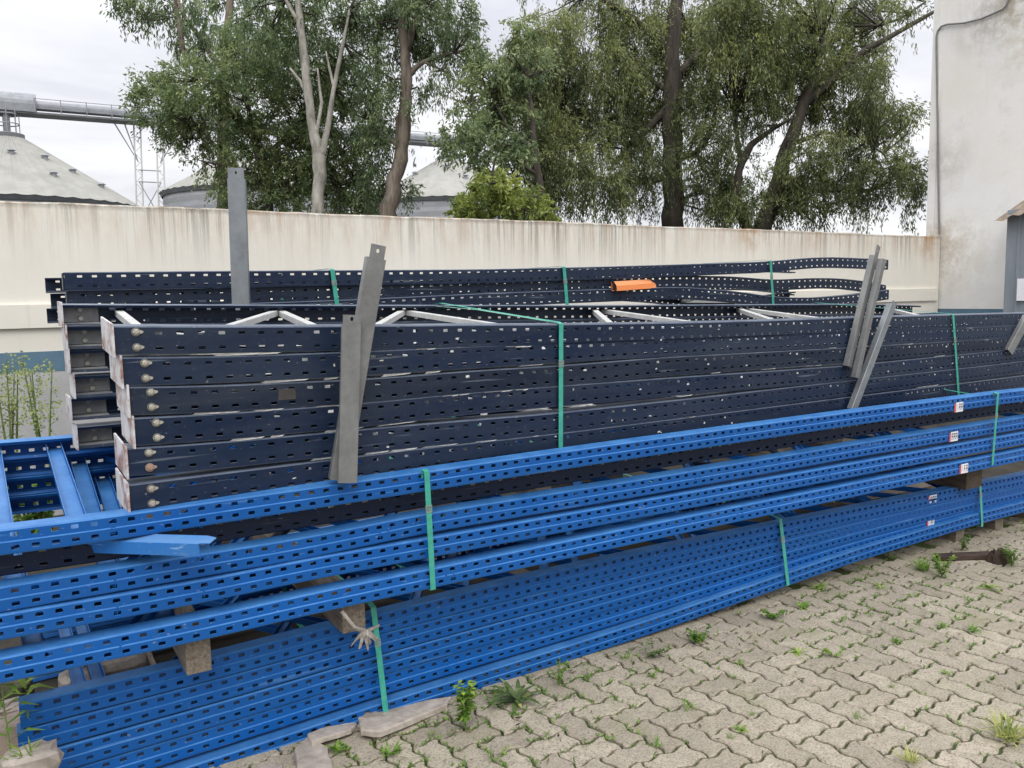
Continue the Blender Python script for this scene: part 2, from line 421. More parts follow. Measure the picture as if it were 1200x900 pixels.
def mat_wall(name, base, dark, top, streak=0.6, rust=0.5, right_rust=None, span=0.5, blotch=False, spots_=()):
    """lime-washed render with run-off streaks that start at the top edge"""
    m, n, b = new_mat(name)
    t = n.nodes.new('ShaderNodeTexCoord')
    sp = n.nodes.new('ShaderNodeSeparateXYZ'); n.links.new(t.outputs['Object'], sp.inputs[0])
    big = noise(n, 0.9, 7, 0.65); fine = noise(n, 30, 6, 0.7)
    c = mix(n, ramp(n, big, [(0.3, 0.0), (0.7, 1.0)]), tuple(x * 0.93 for x in base), tuple(min(0.88, x * 1.03) for x in base))
    st = noise(n, 3.4, 8, 0.78, stretch=(5.0, 5.0, 0.10), dist=0.2)
    hd = n.nodes.new('ShaderNodeMapRange')
    hd.inputs['From Min'].default_value = top - span; hd.inputs['From Max'].default_value = top
    n.links.new(sp.outputs['Z'], hd.inputs['Value'])
    pw = n.nodes.new('ShaderNodeMath'); pw.operation = 'POWER'; pw.inputs[1].default_value = 1.7
    n.links.new(hd.outputs[0], pw.inputs[0])
    mk = n.nodes.new('ShaderNodeMath'); mk.operation = 'MULTIPLY'
    pat = n.nodes.new('ShaderNodeMath'); pat.operation = 'MULTIPLY'
    n.links.new(ramp(n, noise(n, 0.8, 4, 0.6, stretch=(1, 1, .1)), [(0.38, 0.25), (0.62, 1.0)]), pat.inputs[0])
    n.links.new(ramp(n, st, [(0.495, 0.0), (0.575, streak)]), pat.inputs[1])
    n.links.new(pat.outputs[0], mk.inputs[0]); n.links.new(pw.outputs[0], mk.inputs[1])
    c = mix(n, mk.outputs[0], c, dark)
    # long faint runs over the whole height
    c = mix(n, ramp(n, noise(n, 6.0, 5, 0.7, stretch=(2.2, 2.2, 0.05)), [(0.60, 0.0), (0.74, 0.14)]), c, dark)
    # thin dirty line along the coping
    ed = n.nodes.new('ShaderNodeMapRange')
    ed.inputs['From Min'].default_value = top - 0.05; ed.inputs['From Max'].default_value = top
    n.links.new(sp.outputs['Z'], ed.inputs['Value'])
    em = n.nodes.new('ShaderNodeMath'); em.operation = 'MULTIPLY'
    n.links.new(ed.outputs[0], em.inputs[0])
    n.links.new(ramp(n, noise(n, 9, 6, 0.8), [(0.36, 0.2), (0.60, 0.95)]), em.inputs[1])
    c = mix(n, em.outputs[0], c, tuple(x * 0.6 for x in dark))
    if right_rust is not None:
        rx = n.nodes.new('ShaderNodeMapRange')
        rx.inputs['From Min'].default_value = right_rust[0]; rx.inputs['From Max'].default_value = right_rust[1]
        n.links.new(sp.outputs['X'], rx.inputs['Value'])
        m1 = n.nodes.new('ShaderNodeMath'); m1.operation = 'MULTIPLY'
        n.links.new(rx.outputs[0], m1.inputs[0]); n.links.new(pw.outputs[0], m1.inputs[1])
        m2 = n.nodes.new('ShaderNodeMath'); m2.operation = 'MULTIPLY'
        n.links.new(m1.outputs[0], m2.inputs[0])
        n.links.new(ramp(n, noise(n, 2.6, 7, 0.75, stretch=(1.6, 1.6, 0.35)), [(0.42, 0.0), (0.66, rust)]), m2.inputs[1])
        c = mix(n, m2.outputs[0], c, (0.36, 0.19, 0.075))
    if blotch:
        c = mix(n, ramp(n, noise(n, 0.55, 8, 0.72), [(0.44, 0.0), (0.62, 0.5)]), c, (0.72, 0.67, 0.57))
        c = mix(n, ramp(n, noise(n, 1.7, 9, 0.8), [(0.54, 0.0), (0.74, 0.4)]), c, dark)
        c = mix(n, ramp(n, noise(n, 6.5, 4, 0.6), [(0.73, 0.0), (0.77, 0.6)]), c, tuple(x * .6 for x in dark))
    for pos_, rad_, col_, amt_ in spots_:
        gp_ = n.nodes.new('ShaderNodeNewGeometry'); vd = n.nodes.new('ShaderNodeVectorMath'); vd.operation = 'DISTANCE'
        n.links.new(gp_.outputs['Position'], vd.inputs[0]); vd.inputs[1].default_value = tuple(pos_)
        mr = n.nodes.new('ShaderNodeMapRange'); mr.inputs['From Min'].default_value = rad_; mr.inputs['From Max'].default_value = rad_ * .2
        n.links.new(vd.outputs['Value'], mr.inputs['Value'])
        mm = n.nodes.new('ShaderNodeMath'); mm.operation = 'MULTIPLY'
        n.links.new(mr.outputs[0], mm.inputs[0]); n.links.new(ramp(n, noise(n, 4.5, 8, 0.75), [(0.38, 0.0), (0.58, amt_)]), mm.inputs[1])
        c = mix(n, mm.outputs[0], c, col_)
    c = mix(n, ramp(n, fine, [(0.62, 0.0), (0.8, 0.25)]), c, dark)
    n.links.new(c, b.inputs['Base Color']); b.inputs['Roughness'].default_value = 0.92
    bump(n, b, fine, 0.25, 0.006)
    return m

# ================================================================== SETTING
# ground sheet out to the horizon
mb = MB()
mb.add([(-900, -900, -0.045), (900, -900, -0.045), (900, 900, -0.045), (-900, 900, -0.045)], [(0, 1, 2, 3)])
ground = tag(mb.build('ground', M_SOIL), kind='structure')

# paving bed: slightly uneven mossy sheet under the interlocking pavers
W = 0.100
X0, X1, Y0, Y1 = -3.2, 9.5, -2.6, 3.0
mb = MB()
nx, ny = 130, 60
for j in range(ny + 1):
    for i in range(nx + 1):
        x = X0 + (X1 - X0) * i / nx; y = Y0 + (Y1 - Y0) * j / ny
        mb.v.append((x, y, -0.0125 + 0.0015 * math.sin(x * 3.1 + y * 2.3) * math.sin(y * 4.1 - x) + random.uniform(-0.002, 0.002)))
for j in range(ny):
    for i in range(nx):
        a = j * (nx + 1) + i
        mb.f.append((a, a + 1, a + nx + 2, a + nx + 1))
paving = tag(mb.build('paving', M_GROUND, smooth=True), kind='structure')

# one interlocking paver: a 2 x 1 block whose six unit edges zigzag
def paver_outline(gap, cut):
    pts = []
    edges = [((0, 0), (1, 0)), ((1, 0), (2, 0)), ((2, 0), (2, 1)), ((2, 1), (1, 1)), ((1, 1), (0, 1)), ((0, 1), (0, 0))]
    amp = 0.088
    for (ax, ay), (bx, by) in edges:
        ex, ey = bx - ax, by - ay
        ox, oy = ey, -ex                                   # outward
        for t, f in ((0.0, 0.0), (0.22, amp), (0.40, amp * 0.55), (0.60, -amp * 0.55), (0.78, -amp)):
            pts.append((ax + ex * t + ox * f, ay + ey * t + oy * f))
    n = len(pts)
    out = []
    for k in range(n):
        p0, p1, p2 = pts[k - 1], pts[k], pts[(k + 1) % n]
        d = Vector((p2[0] - p0[0], p2[1] - p0[1])).normalized()
        nrm = Vector((d.y, -d.x))
        s = (gap + cut) / W
        out.append(((p1[0] - nrm.x * s - 1.0) * W, (p1[1] - nrm.y * s - 0.5) * W))
    return out

def paver_geo(seed):
    r = random.Random(seed)
    o1 = paver_outline(0.0050, 0.0); o2 = paver_outline(0.0050, 0.0045)
    n = len(o1)
    vs = [(x, y, -0.03) for x, y in o1]
    vs += [(x + r.uniform(-.0012, .0012), y + r.uniform(-.0012, .0012), -0.004 + r.uniform(-.001, .0006)) for x, y in o1]
    vs += [(x + r.uniform(-.001, .001), y + r.uniform(-.001, .001), 0.0) for x, y in o2]
    fs = []
    for k in range(n):
        q = (k + 1) % n
        fs.append((k, q, n + q, n + k)); fs.append((n + k, n + q, 2 * n + q, 2 * n + k))
    fs.append(tuple(range(2 * n, 3 * n)))
    return vs, fs

geos = [paver_geo(s) for s in range(6)]
pav_me = []
for vs, fs in geos:
    me = bpy.data.meshes.new('paver'); me.from_pydata(vs, [], fs); me.materials.append(M_PAVER); me.update(); pav_me.append(me)
spots = []
for k in range(-105, 106):
    for m_ in range(-52, 53):
        for kind in (0, 1):
            ox, oy = k + 2 * m_, -k + 2 * m_
            cx, cy, rz = ((ox + 1.0) * W, (oy + 0.5) * W, 0.0) if kind == 0 else ((ox + 2.5) * W, (oy + 1.0) * W, R(90))
            if X0 + .1 < cx < X1 - .1 and Y0 + .1 < cy < Y1 - .1:
                px, py, z = pix((cx, cy, 0))
                inside = z > 0.3 and -30 < px < 1230 and 560 < py < 950 and cy < 2.95 and not (px < 330)
                size = (1.0 / z ** 2) if inside else -1.0
                spots.append((size, cx, cy, rz))
spots.sort(key=lambda s: -s[0])
bulk = MB(); tints = []
def lie(cx, cy):
    return 0.0025 * math.sin(cx * 2.7 + 1) * math.sin(cy * 3.3) + random.uniform(-.002, .002)
for i, (size, cx, cy, rz) in enumerate(spots):
    rot = Matrix.Rotation(rz + random.choice((0, math.pi)) + random.gauss(0, R(0.7)), 4, 'Z') @ Matrix.Rotation(random.gauss(0, R(0.5)), 4, 'X') @ Matrix.Rotation(random.gauss(0, R(0.45)), 4, 'Y')
    mw = Matrix.Translation((cx, cy, lie(cx, cy))) @ rot
    if i < 300 and size > 0:
        o = bpy.data.objects.new('paver', random.choice(pav_me))
        COL.objects.link(o); o.parent = paving; o.matrix_local = mw
    else:
        vs, fs = random.choice(geos)
        bulk.add([mw @ Vector(v) for v in vs], fs); tints += [random.random()] * len(vs)
o = bulk.build('paver_field', M_PAVER, paving)
o['kind'] = 'stuff'
att = o.data.attributes.new('tint', 'FLOAT', 'POINT'); att.data.foreach_set('value', tints)

# ------------------------------------------------------------------ boundary wall behind the yard
WY = 7.0
wall_end = on_y(1102, 277, WY)
WXE = wall_end.x
ZL = on_y(0, 235, WY)
WTOP = (ZL.z + wall_end.z) / 2
def wtop(x): return ZL.z + (wall_end.z - ZL.z) * (x - ZL.x) / (wall_end.x - ZL.x)
LEDGE_T = (on_y(0, 355, WY).z + on_y(1090, 339.5, WY).z) / 2
LEDGE_B = (on_y(0, 387, WY).z + on_y(1090, 351.5, WY).z) / 2
STR_T, STR_B = on_y(0, 414, WY).z, on_y(0, 438.5, WY).z
M_WALL = mat_wall('limewash', (0.83, 0.795, 0.705), (0.235, 0.225, 0.19), max(ZL.z, wall_end.z), 1.0, 0.6, right_rust=(-1.0, 9.0), span=0.62, spots_=[(on_y(x_, y_, WY), r_, (0.42, 0.22, 0.08), a_) for x_, y_, r_, a_ in ((880, 271, .28, .6), (1088, 279, .4, .6), (955, 275, .25, .4), (300, 247, .25, .3))])
M_SKIRT = simple('grey_skirting', (0.40, 0.40, 0.40), (0.50, 0.50, 0.505), 3, 0.9, 0.2, 0.004)
M_STRIPE = simple('blue_grey_stripe', (0.085, 0.165, 0.235), (0.12, 0.21, 0.285), 4, 0.8, 0.15, 0.003)
bw = thing('boundary_wall', 'long cream rendered boundary wall with rain streaks and a blue-grey painted stripe', 'wall', (-6, WY, 0))
mb = MB()
# body with a slightly ragged top edge
NX = 150
xs = [-9.0 + (WXE + 9.0) * i / NX for i in range(NX + 1)]
for i, x in enumerate(xs):
    zt = wtop(x) + random.uniform(-0.004, 0.004) + 0.004 * math.sin(x * 1.7)
    mb.v += [(x, WY, -0.05), (x, WY, zt - .012), (x, WY + .015, zt), (x, WY + .15, zt + random.uniform(-.004, .004)), (x, WY + .165, -0.05)]
for i in range(NX):
    a = i * 5; b = a + 5
    for k in range(4): mb.f.append((a + k, b + k, b + k + 1, a + k + 1))
mb.f.append((0, 1, 2, 3, 4)); e = NX * 5; mb.f.append((e + 4, e + 3, e + 2, e + 1, e))
mb.build('render_face', M_WALL, bw)
mb = MB(); mb.box((-9.0, WY - .030, LEDGE_B), (WXE - .05, WY + .02, LEDGE_T)); mb.build('ledge', M_WALL, bw)
mb = MB(); mb.box((-9.0, WY - .006, STR_B), (WXE - .02, WY + .01, STR_T)); mb.build('painted_stripe', M_STRIPE, bw)
mb = MB(); mb.box((-9.0, WY - .004, -0.05), (WXE - .02, WY + .01, STR_B)); mb.build('skirting', M_SKIRT, bw)

# ------------------------------------------------------------------ white building closing the yard on the right
BX = WXE + 0.02
YB = on_x(1088, 200, BX).y
STR = on_x(1150, 362, BX).z
M_BLD = mat_wall('white_render', (0.82, 0.81, 0.78), (0.40, 0.385, 0.35), 7.4, 0.22, 0.4, span=5.0, blotch=True, spots_=[(on_x(1190, 5, BX), .55, (0.34, 0.28, 0.19), .8), (on_x(1196, 60, BX), .5, (0.55, 0.50, 0.40), .6), (on_x(1102, 285, BX), .45, (0.42, 0.30, 0.18), .6), (on_x(1115, 300, BX), .8, (0.46, 0.42, 0.35), .6), (on_x(1108, 190, BX), .5, (0.44, 0.42, 0.38), .5), (on_x(1150, 30, BX), .5, (0.45, 0.43, 0.40), .7)])
bd = thing('white_building', 'tall off-white rendered building at the end of the boundary wall', 'building', (BX, YB, 0))
mb = MB()
mb.box((BX, 0.5, STR), (BX + 9.0, YB, 7.4)); mb.build('wall', M_BLD, bd)
mb = MB(); mb.box((BX + .003, 0.5, STR - .28), (BX + 9.0, YB - .003, STR - .002)); mb.build('painted_stripe', M_STRIPE, bd)
mb = MB(); mb.box((BX + .001, 0.5, -.05), (BX + 9.0, YB - .001, STR - .282)); mb.build('skirting', M_SKIRT, bd)
mb = MB(); mb.box((BX - .12, 0.4, 7.4), (BX + 9.1, YB + .1, 7.55)); mb.build('roof_edge', M_BLD, bd)
# narrow pilaster strip along the corner
pl = on_x(1099, 150, BX).y
mb = MB(); mb.box((BX - .012, pl, WTOP + .02), (BX + .02, YB - .004, 7.38)); mb.build('corner_band', M_BLD, bd)
# grey cable clipped to the facade
M_CABLE = simple('grey_cable', (0.16, 0.16, 0.16), (0.24, 0.24, 0.235), 30, 0.6, 0)
cb = [(1100.5, 275), (1099.5, 200), (1098.5, 120), (1097.5, 60), (1097.5, 42), (1099, 36), (1103, 31), (1110, 28.5), (1130, 27), (1150, 22), (1165, 15.5), (1175, 11), (1179.5, 6), (1184, -6), (1190, -30)]
mb = MB(); mb.tube([on_x(x, y, BX - .026) for x, y in cb], 0.013, 6); o = mb.build('facade_cable', M_CABLE)
tag(o, 'thin grey cable running down the corner of the white building', 'cable')

# lean-to shed with ribbed grey cladding
SX = BX - 0.55
ys = on_x(1178.5, 300, SX).y
zr = on_x(1178.5, 258, SX).z
M_CLAD = simple('grey_cladding', (0.20, 0.23, 0.26), (0.27, 0.30, 0.33), 3, 0.55, 0.05, 0.002, (1, 1, .3), 0.2)
M_TIN = simple('weathered_tin', (0.17, 0.125, 0.09), (0.32, 0.26, 0.20), 5, 0.7, 0.15, 0.003, (1, 4, 1), 0.1)
sh = thing('lean_to_shed', 'grey ribbed metal lean-to with a rusty corrugated roof against the white building', 'shed', (SX, ys, 0))
mb = MB()
y = ys; prof = []
while y > ys - 2.2:
    prof += [(0, y), (0, y - .13), (-.018, y - .145), (-.018, y - .165), (0, y - .18)]; y -= .18
for k, (dxx, yy) in enumerate(prof):
    mb.v += [(SX + dxx, yy, -.03), (SX + dxx, yy, zr + .12)]
for k in range(len(prof) - 1):
    if prof[k] != prof[k + 1]: mb.f.append((2 * k, 2 * k + 2, 2 * k + 3, 2 * k + 1))
mb.build('front_panel', M_CLAD, sh)
mb = MB(); mb.box((SX + .002, ys - .012, -.03), (BX - .001, ys + .0, zr + .05)); mb.build('side_panel', M_CLAD, sh)
mb = MB()
nr = 70
for k in range(nr + 1):
    yy = ys + .10 - 2.4 * k / nr
    dz = .018 * math.sin(k * 1.05)
    zf = zr - .0 + (ys - yy) * 0.26
    mb.v += [(SX - .20, yy, zf - .02 + dz), (BX - .002, yy, zf + .30 + dz)]
for k in range(nr): mb.f.append((2 * k, 2 * k + 1, 2 * k + 3, 2 * k + 2))
mb.build('corrugated_roof', M_TIN, sh)
sA, sB = on_x(1192.5, 326.5, SX - .03), on_x(1192.5, 352.5, SX - .03)
mb = MB(); mb.box((SX - .036, sA.y - .55, sB.z), (SX - .020, sA.y, sA.z)); o = mb.build('notice_board', M_WHITE)
tag(o, 'blank white board fixed to the grey cladding of the lean-to', 'sign')

# ------------------------------------------------------------------ grain silos, gallery and trestle far behind the wall
M_SILOROOF = simple('silo_roof', (0.29, 0.287, 0.26), (0.38, 0.375, 0.34), 0.6, 0.7, 0)
M_SILO = simple('silo_shell', (0.28, 0.295, 0.31), (0.36, 0.375, 0.39), 0.5, 0.6, 0, stretch=(1, 1, 3))
M_SILODK = simple('silo_eave', (0.10, 0.11, 0.12), (0.15, 0.16, 0.17), 1, 0.7, 0)
M_STEEL = simple('gallery_steel', (0.24, 0.255, 0.275), (0.33, 0.345, 0.36), 1.5, 0.5, 0, metallic=0.2)
M_STEELDK = simple('gallery_steel_dark', (0.11, 0.12, 0.13), (0.17, 0.18, 0.19), 1.5, 0.6, 0)

def silo(label, px, depth, rad, eave_py, apex_py):
    c = at_depth(px, 300, depth)
    ez = EYE.z + .25 + (354 - eave_py) / FPX * (depth - rad * .9)
    az = at_depth(px, apex_py, depth).z
    t = thing('grain_silo', label, 'silo', (c.x, c.y, 0), 'grain silos beyond the wall')
    mb = MB(); n = 64; v = []
    zs = []
    z = 0.0
    while z < ez - .3: zs.append(z); z += .9
    zs.append(ez - .12)
    rows = []
    for q, z in enumerate(zs):
        for dz, rr in ((0.0, rad), (.42, rad - .05)):
            rows.append((z + dz if z + dz < ez - .1 else z, rr))
    for z, rr in rows:
        for k in range(n):
            a = 2 * math.pi * k / n
            mb.v.append((c.x + rr * math.cos(a), c.y + rr * math.sin(a), z))
    for q in range(len(rows) - 1):
        for k in range(n):
            mb.f.append((q * n + k, q * n + (k + 1) % n, (q + 1) * n + (k + 1) % n, (q + 1) * n + k))
    mb.build('shell', M_SILO, t)
    mb = MB()
    for k in range(48):
        a0, a1 = 2 * math.pi * k / 48, 2 * math.pi * (k + 1) / 48
        am = (a0 + a1) / 2
        r1, r2 = rad + .28, 1.25
        lo0 = (c.x + r1 * math.cos(a0), c.y + r1 * math.sin(a0), ez + .07); lo1 = (c.x + r1 * math.cos(a1), c.y + r1 * math.sin(a1), ez + .07)
        lm = (c.x + r1 * math.cos(am), c.y + r1 * math.sin(am), ez - .02)
        hi0 = (c.x + r2 * math.cos(a0), c.y + r2 * math.sin(a0), az + .06); hi1 = (c.x + r2 * math.cos(a1), c.y + r2 * math.sin(a1), az + .06)
        hm = (c.x + r2 * math.cos(am), c.y + r2 * math.sin(am), az)
        mb.add([lo0, lm, hm, hi0], [(0, 1, 2, 3)]); mb.add([lm, lo1, hi1, hm], [(0, 1, 2, 3)])
    mb.build('roof', M_SILOROOF, t)
    mb = MB(); mb.tube([(c.x, c.y, ez - .35), (c.x, c.y, ez + .02)], [rad + .10, rad + .26], 64, cap=False); mb.build('eave_ring', M_SILODK, t)
    mb = MB(); mb.tube([(c.x, c.y, az - .1), (c.x, c.y, az + .35)], [1.3, 1.3], 24); mb.build('roof_collar', M_STEELDK, t)
    # roof vents
    for k, (ang, fr) in enumerate(((-95, .38), (-62, .42), (-75, .62), (-30, .45), (-18, .62), (-40, .72), (-140, .5), (-10, .8))):
        a = R(ang) + HEADING - R(0)
        a = math.atan2(-fwd.y, -fwd.x) + R(ang + 95)
        rr = rad * fr; zz = ez + (az - ez) * (1 - (rr - 1.25) / (rad + .28 - 1.25))
        p = Vector((c.x + rr * math.cos(a), c.y + rr * math.sin(a), zz))
        mb = MB(); mb.tube([p - Vector((0, 0, .1)), p + Vector((0, 0, .28))], .20, 8); q = p + Vector((0, 0, .28)); mb.tube([q, q + Vector((0, 0, .16))], [.36, .12], 8)
        mb.build('roof_vent', M_STEEL, t)
    return c, ez, az

cA, eA, zA = silo('pale domed grain silo furthest left, the gallery head standing on its roof', 20, 72, 10.2, 230, 165)
cB, eB, zB = silo('grain silo half hidden by the dense bushy tree behind the wall', 306, 81, 8.6, 225, 178)
cC, eC, zC = silo('grain silo seen between the leaning trunk and the weeping tree', 529, 91, 9.6, 242, 190)

gl = thing('conveyor_gallery', 'grey overhead conveyor gallery running above the silos', 'conveyor', (cA.x, cA.y, 0))
pA = at_depth(-120, 118, 68); pA2 = at_depth(41, 125, 72); pC = at_depth(560, 168, 91)
ax = (pC - pA2).normalized()
pS = pA2 - ax * 12
def along(s): return pA2 + ax * s
LEN = (pC - pA2).length
side = ax.cross(Vector((0, 0, 1))).normalized()
mb = MB()
def half_hood(mb, a, b, r, drop):
    n = 10
    for p in (a, b):
        for k in range(n + 1):
            th = math.pi * k / n
            mb.v.append(tuple(p + side * (r * math.cos(th)) + Vector((0, 0, r * math.sin(th)))))
        mb.v.append(tuple(p - side * r - Vector((0, 0, drop)))); mb.v.append(tuple(p + side * r - Vector((0, 0, drop))))
    m_ = n + 3; o = len(mb.v) - 2 * m_
    for k in range(m_): mb.f.append((o + k, o + (k + 1) % m_, o + m_ + (k + 1) % m_, o + m_ + k))
    mb.f.append(tuple(range(o, o + m_))); mb.f.append(tuple(range(o + m_, o + 2 * m_))[::-1])
half_hood(mb, along(0), along(LEN), .52, .25); mb.build('hood', M_STEEL, gl)
mb = MB(); half_hood(mb, along(-13), along(0.1), 1.05, .65); mb.build('head_housing', M_STEEL, gl)
mb = MB(); mb.bar(along(-13) - Vector((0, 0, .78)), along(LEN) - Vector((0, 0, .48)), 1.9, .16); mb.build('walkway_deck', M_STEELDK, gl)
mb = MB()
for s in range(0, int(LEN) + 1, 2):
    for sg in (-1, 1):
        p = along(s) + side * (sg * .93) - Vector((0, 0, .40))
        mb.bar(p - Vector((0, 0, .35)), p + Vector((0, 0, .95)), .07, .07)
for sg in (-1, 1):
    mb.bar(along(0) + side * (sg * .93) + Vector((0, 0, .5)), along(LEN) + side * (sg * .93) + Vector((0, 0, .5)), .05, .05)
for s in range(-12, 1, 3):
    for sg in (-1, 1):
        p = along(s) + side * (sg * 1.1); mb.bar(p - Vector((0, 0, .7)), p + Vector((0, 0, .45)), .08, .08)
o = mb.build('railing', M_STEEL, gl); o['kind'] = 'stuff'
mb = MB(); q = along(22); mb.bar(q, q + Vector((0, 0, 1.1)), .06, .06); mb.bar(q + Vector((0, 0, 1.0)) - ax * .4, q + Vector((0, 0, 1.0)) + ax * .4, .05, .05); mb.build('signal_mast', M_STEELDK, gl)
# ladder cage dropping from the head on to the first silo
mb = MB()
for k in range(8):
    a = 2 * math.pi * k / 8
    p = Vector((cA.x + .95 * math.cos(a), cA.y + .95 * math.sin(a), zA + .3))
    mb.bar(p, p + Vector((0, 0, at_depth(20, 131, 72).z - zA)), .07, .07)
for z in (zA + .4, zA + 1.2, zA + 2.0):
    mb.tube([(cA.x + .95 * math.cos(2 * math.pi * k / 16), cA.y + .95 * math.sin(2 * math.pi * k / 16), z) for k in range(17)], .05, 5)
mb.tube([(cA.x, cA.y, zA), (cA.x, cA.y, at_depth(20, 131, 72).z)], .28, 8)
mb.build('drop_spout', M_STEEL, gl)
# trestle
tw = thing('lattice_trestle', 'galvanised lattice trestle carrying the conveyor gallery beside the dense tree', 'trestle', tuple(at_depth(178, 300, 77)))
legs = {}
for nm, (xt, xb) in (('a', (160.5, 167)), ('b', (186.5, 193))):
    for dd in (76, 78.2):
        a_ = at_depth(xb, 352, dd); a_.z = 0
        b_ = at_depth(xt, 144 if nm == 'a' else 146, dd)
        legs[nm, dd] = (a_, b_)
        mb = MB()
        for s in (-.28, .28):
            mb.bar(a_ + side * 0 + ax * s, b_ + ax * s, .11, .11)
        for k in range(26):
            f0, f1 = k / 26, (k + 1) / 26
            sg = 1 if k % 2 else -1
            mb.bar(a_.lerp(b_, f0) + ax * (.28 * sg), a_.lerp(b_, f1) - ax * (.28 * sg), .05, .05)
        mb.build('leg', M_GALV, tw)
mb = MB()
for dd in (76, 78.2):
    A, B = legs['a', dd], legs['b', dd]
    for f in (.22, .45, .50, .70, .76):
        mb.bar(A[0].lerp(A[1], f), B[0].lerp(B[1], f), .08, .08)
    mb.bar(A[0].lerp(A[1], .50), B[0].lerp(B[1], .70), .06, .06); mb.bar(A[0].lerp(A[1], .70), B[0].lerp(B[1], .50), .06, .06)
    mb.bar(A[0].lerp(A[1], .22), B[0].lerp(B[1], .45), .06, .06); mb.bar(A[0].lerp(A[1], .45), B[0].lerp(B[1], .22), .06, .06)
    for k in (0, .9):
        mb.bar(A[0].lerp(A[1], .80), A[1] - ax * (2.0 - k), .08, .08); mb.bar(B[0].lerp(B[1], .80), B[1] + ax * (2.0 - k), .08, .08)
mb.build('cross_bracing', M_STEEL, tw)

# ------------------------------------------------------------------ trees
def leaf_quads(centres, dirs, length, width):
    """narrow kite-shaped leaves"""
    n = len(centres)
    d = dirs / (np.linalg.norm(dirs, axis=1, keepdims=True) + 1e-9)
    ref = rng.normal(size=(n, 3)); s = np.cross(d, ref); s /= (np.linalg.norm(s, axis=1, keepdims=True) + 1e-9)
    L = length[:, None]; Wd = width[:, None]
    q = np.empty((n, 4, 3))
    q[:, 0] = centres - d * L * .5
    q[:, 1] = centres + s * Wd * .5 - d * L * .05
    q[:, 2] = centres + d * L * .5
    q[:, 3] = centres - s * Wd * .5 - d * L * .05
    return q

def crown(parent, clumps, depth, mat, leaf=(.11, .032), droop=0.6, hang=0, hang_len=(.4, 1.0), spread=1.3, sub_r=.34, per_sub=70, tbase=.55, tvar=.30, twigs=True, hubs=None, dens=1.12):
    """clumps: (px, py, rx, ry, number of sprays[, tint shift]) as surveyed against the sky; each becomes a cloud of leafy sprays with real depth"""
    Q = []; T = []; tw_ = MB()
    k_ = depth / FPX
    for c in clumps:
        px, py, rx, ry, ns = c[:5]; ts = c[5] if len(c) > 5 else 0.0
        c0 = at_depth(px, py, depth + random.uniform(-.6, .6) * spread)
        rad = np.array([rx * k_, min(rx, ry) * k_ * 1.1, ry * k_])
        for _ in range(int(ns * dens)):
            v = rng.normal(size=3); v /= np.linalg.norm(v)
            rr = rng.uniform(.15, 1.0) ** .40
            off = v * rad * rr
            p = np.array(c0) + off[0] * np.array(r0) + off[1] * np.array((fwd.x, fwd.y, 0)) + off[2] * np.array((0, 0, 1.0))
            tilt = rng.normal(0, .15)
            m_ = int(per_sub * 1.15 * rng.uniform(.55, 1.35))
            # a spray: leaves along a few curved twigs
            nt_ = rng.integers(3, 6)
            sr = sub_r * rng.uniform(.6, 1.35)
            base_t = tbase + ts + tilt + .10 * v[2]
            for t_ in range(nt_):
                e = rng.normal(size=3); e[2] -= droop * .9; e += .5 * v; e /= np.linalg.norm(e)
                mm = m_ // nt_
                u_ = rng.uniform(.0, 1.0, mm)
                cen = p + e * (u_ * sr)[:, None] + np.array((0, 0, -1.0)) * (droop * .30 * sr * u_ ** 2)[:, None] + rng.normal(0, sr * .13, (mm, 3))
                dr = e + rng.normal(0, .55, (mm, 3)); dr[:, 2] -= droop
                sz = rng.uniform(.7, 1.3, mm)
                Q.append(leaf_quads(cen, dr, leaf[0] * sz, leaf[1] * sz)); T.append(np.clip(base_t + rng.normal(0, tvar * .6, mm), 0, 1))
            if hang and rng.random() < hang:
                for h_ in range(rng.integers(2, 5)):
                    hl = rng.uniform(*hang_len); mm = int(hl * 58)
                    u_ = rng.uniform(0, 1, mm)
                    st = p + rng.normal(0, sr * .45, 3)
                    sway = rng.normal(0, .10, 2)
                    cen = st + np.stack([sway[0] * u_ ** 2, sway[1] * u_ ** 2, -hl * u_], 1) + rng.normal(0, .028, (mm, 3))
                    dr = rng.normal(0, .30, (mm, 3)); dr[:, 2] -= 1
                    sz = rng.uniform(.7, 1.25, mm)
                    Q.append(leaf_quads(cen, dr, leaf[0] * sz * 1.1, leaf[1] * sz * .85)); T.append(np.clip(base_t + rng.normal(0, tvar * .5, mm), 0, 1))
            if twigs and rng.random() < .35:
                hub = Vector(c0) if hubs is None else min((Vector(h) for h in hubs), key=lambda h: (h - Vector(p)).length)
                P = Vector(p); md = (P + hub) / 2 + Vector(rng.normal(0, .12, 3))
                if (P - hub).length < 2.6:
                    tw_.tube([hub, md, P], [.022, .014, .006], 4, cap=False)
    q = np.concatenate(Q); t = np.concatenate(T)
    o = np.array(ORIGIN[parent.name])
    ob = mesh_np('crown', q - o, mat, parent, t); ob['kind'] = 'stuff'
    if twigs and tw_.v: tw_.build('twig_mass', M_TWIG, parent)['kind'] = 'stuff'
    return len(q)

def limb_pts(path, depth):
    return [at_depth(x, y, depth + (dd if True else 0)) for x, y, r_, dd in path], [r_ for x, y, r_, dd in path]

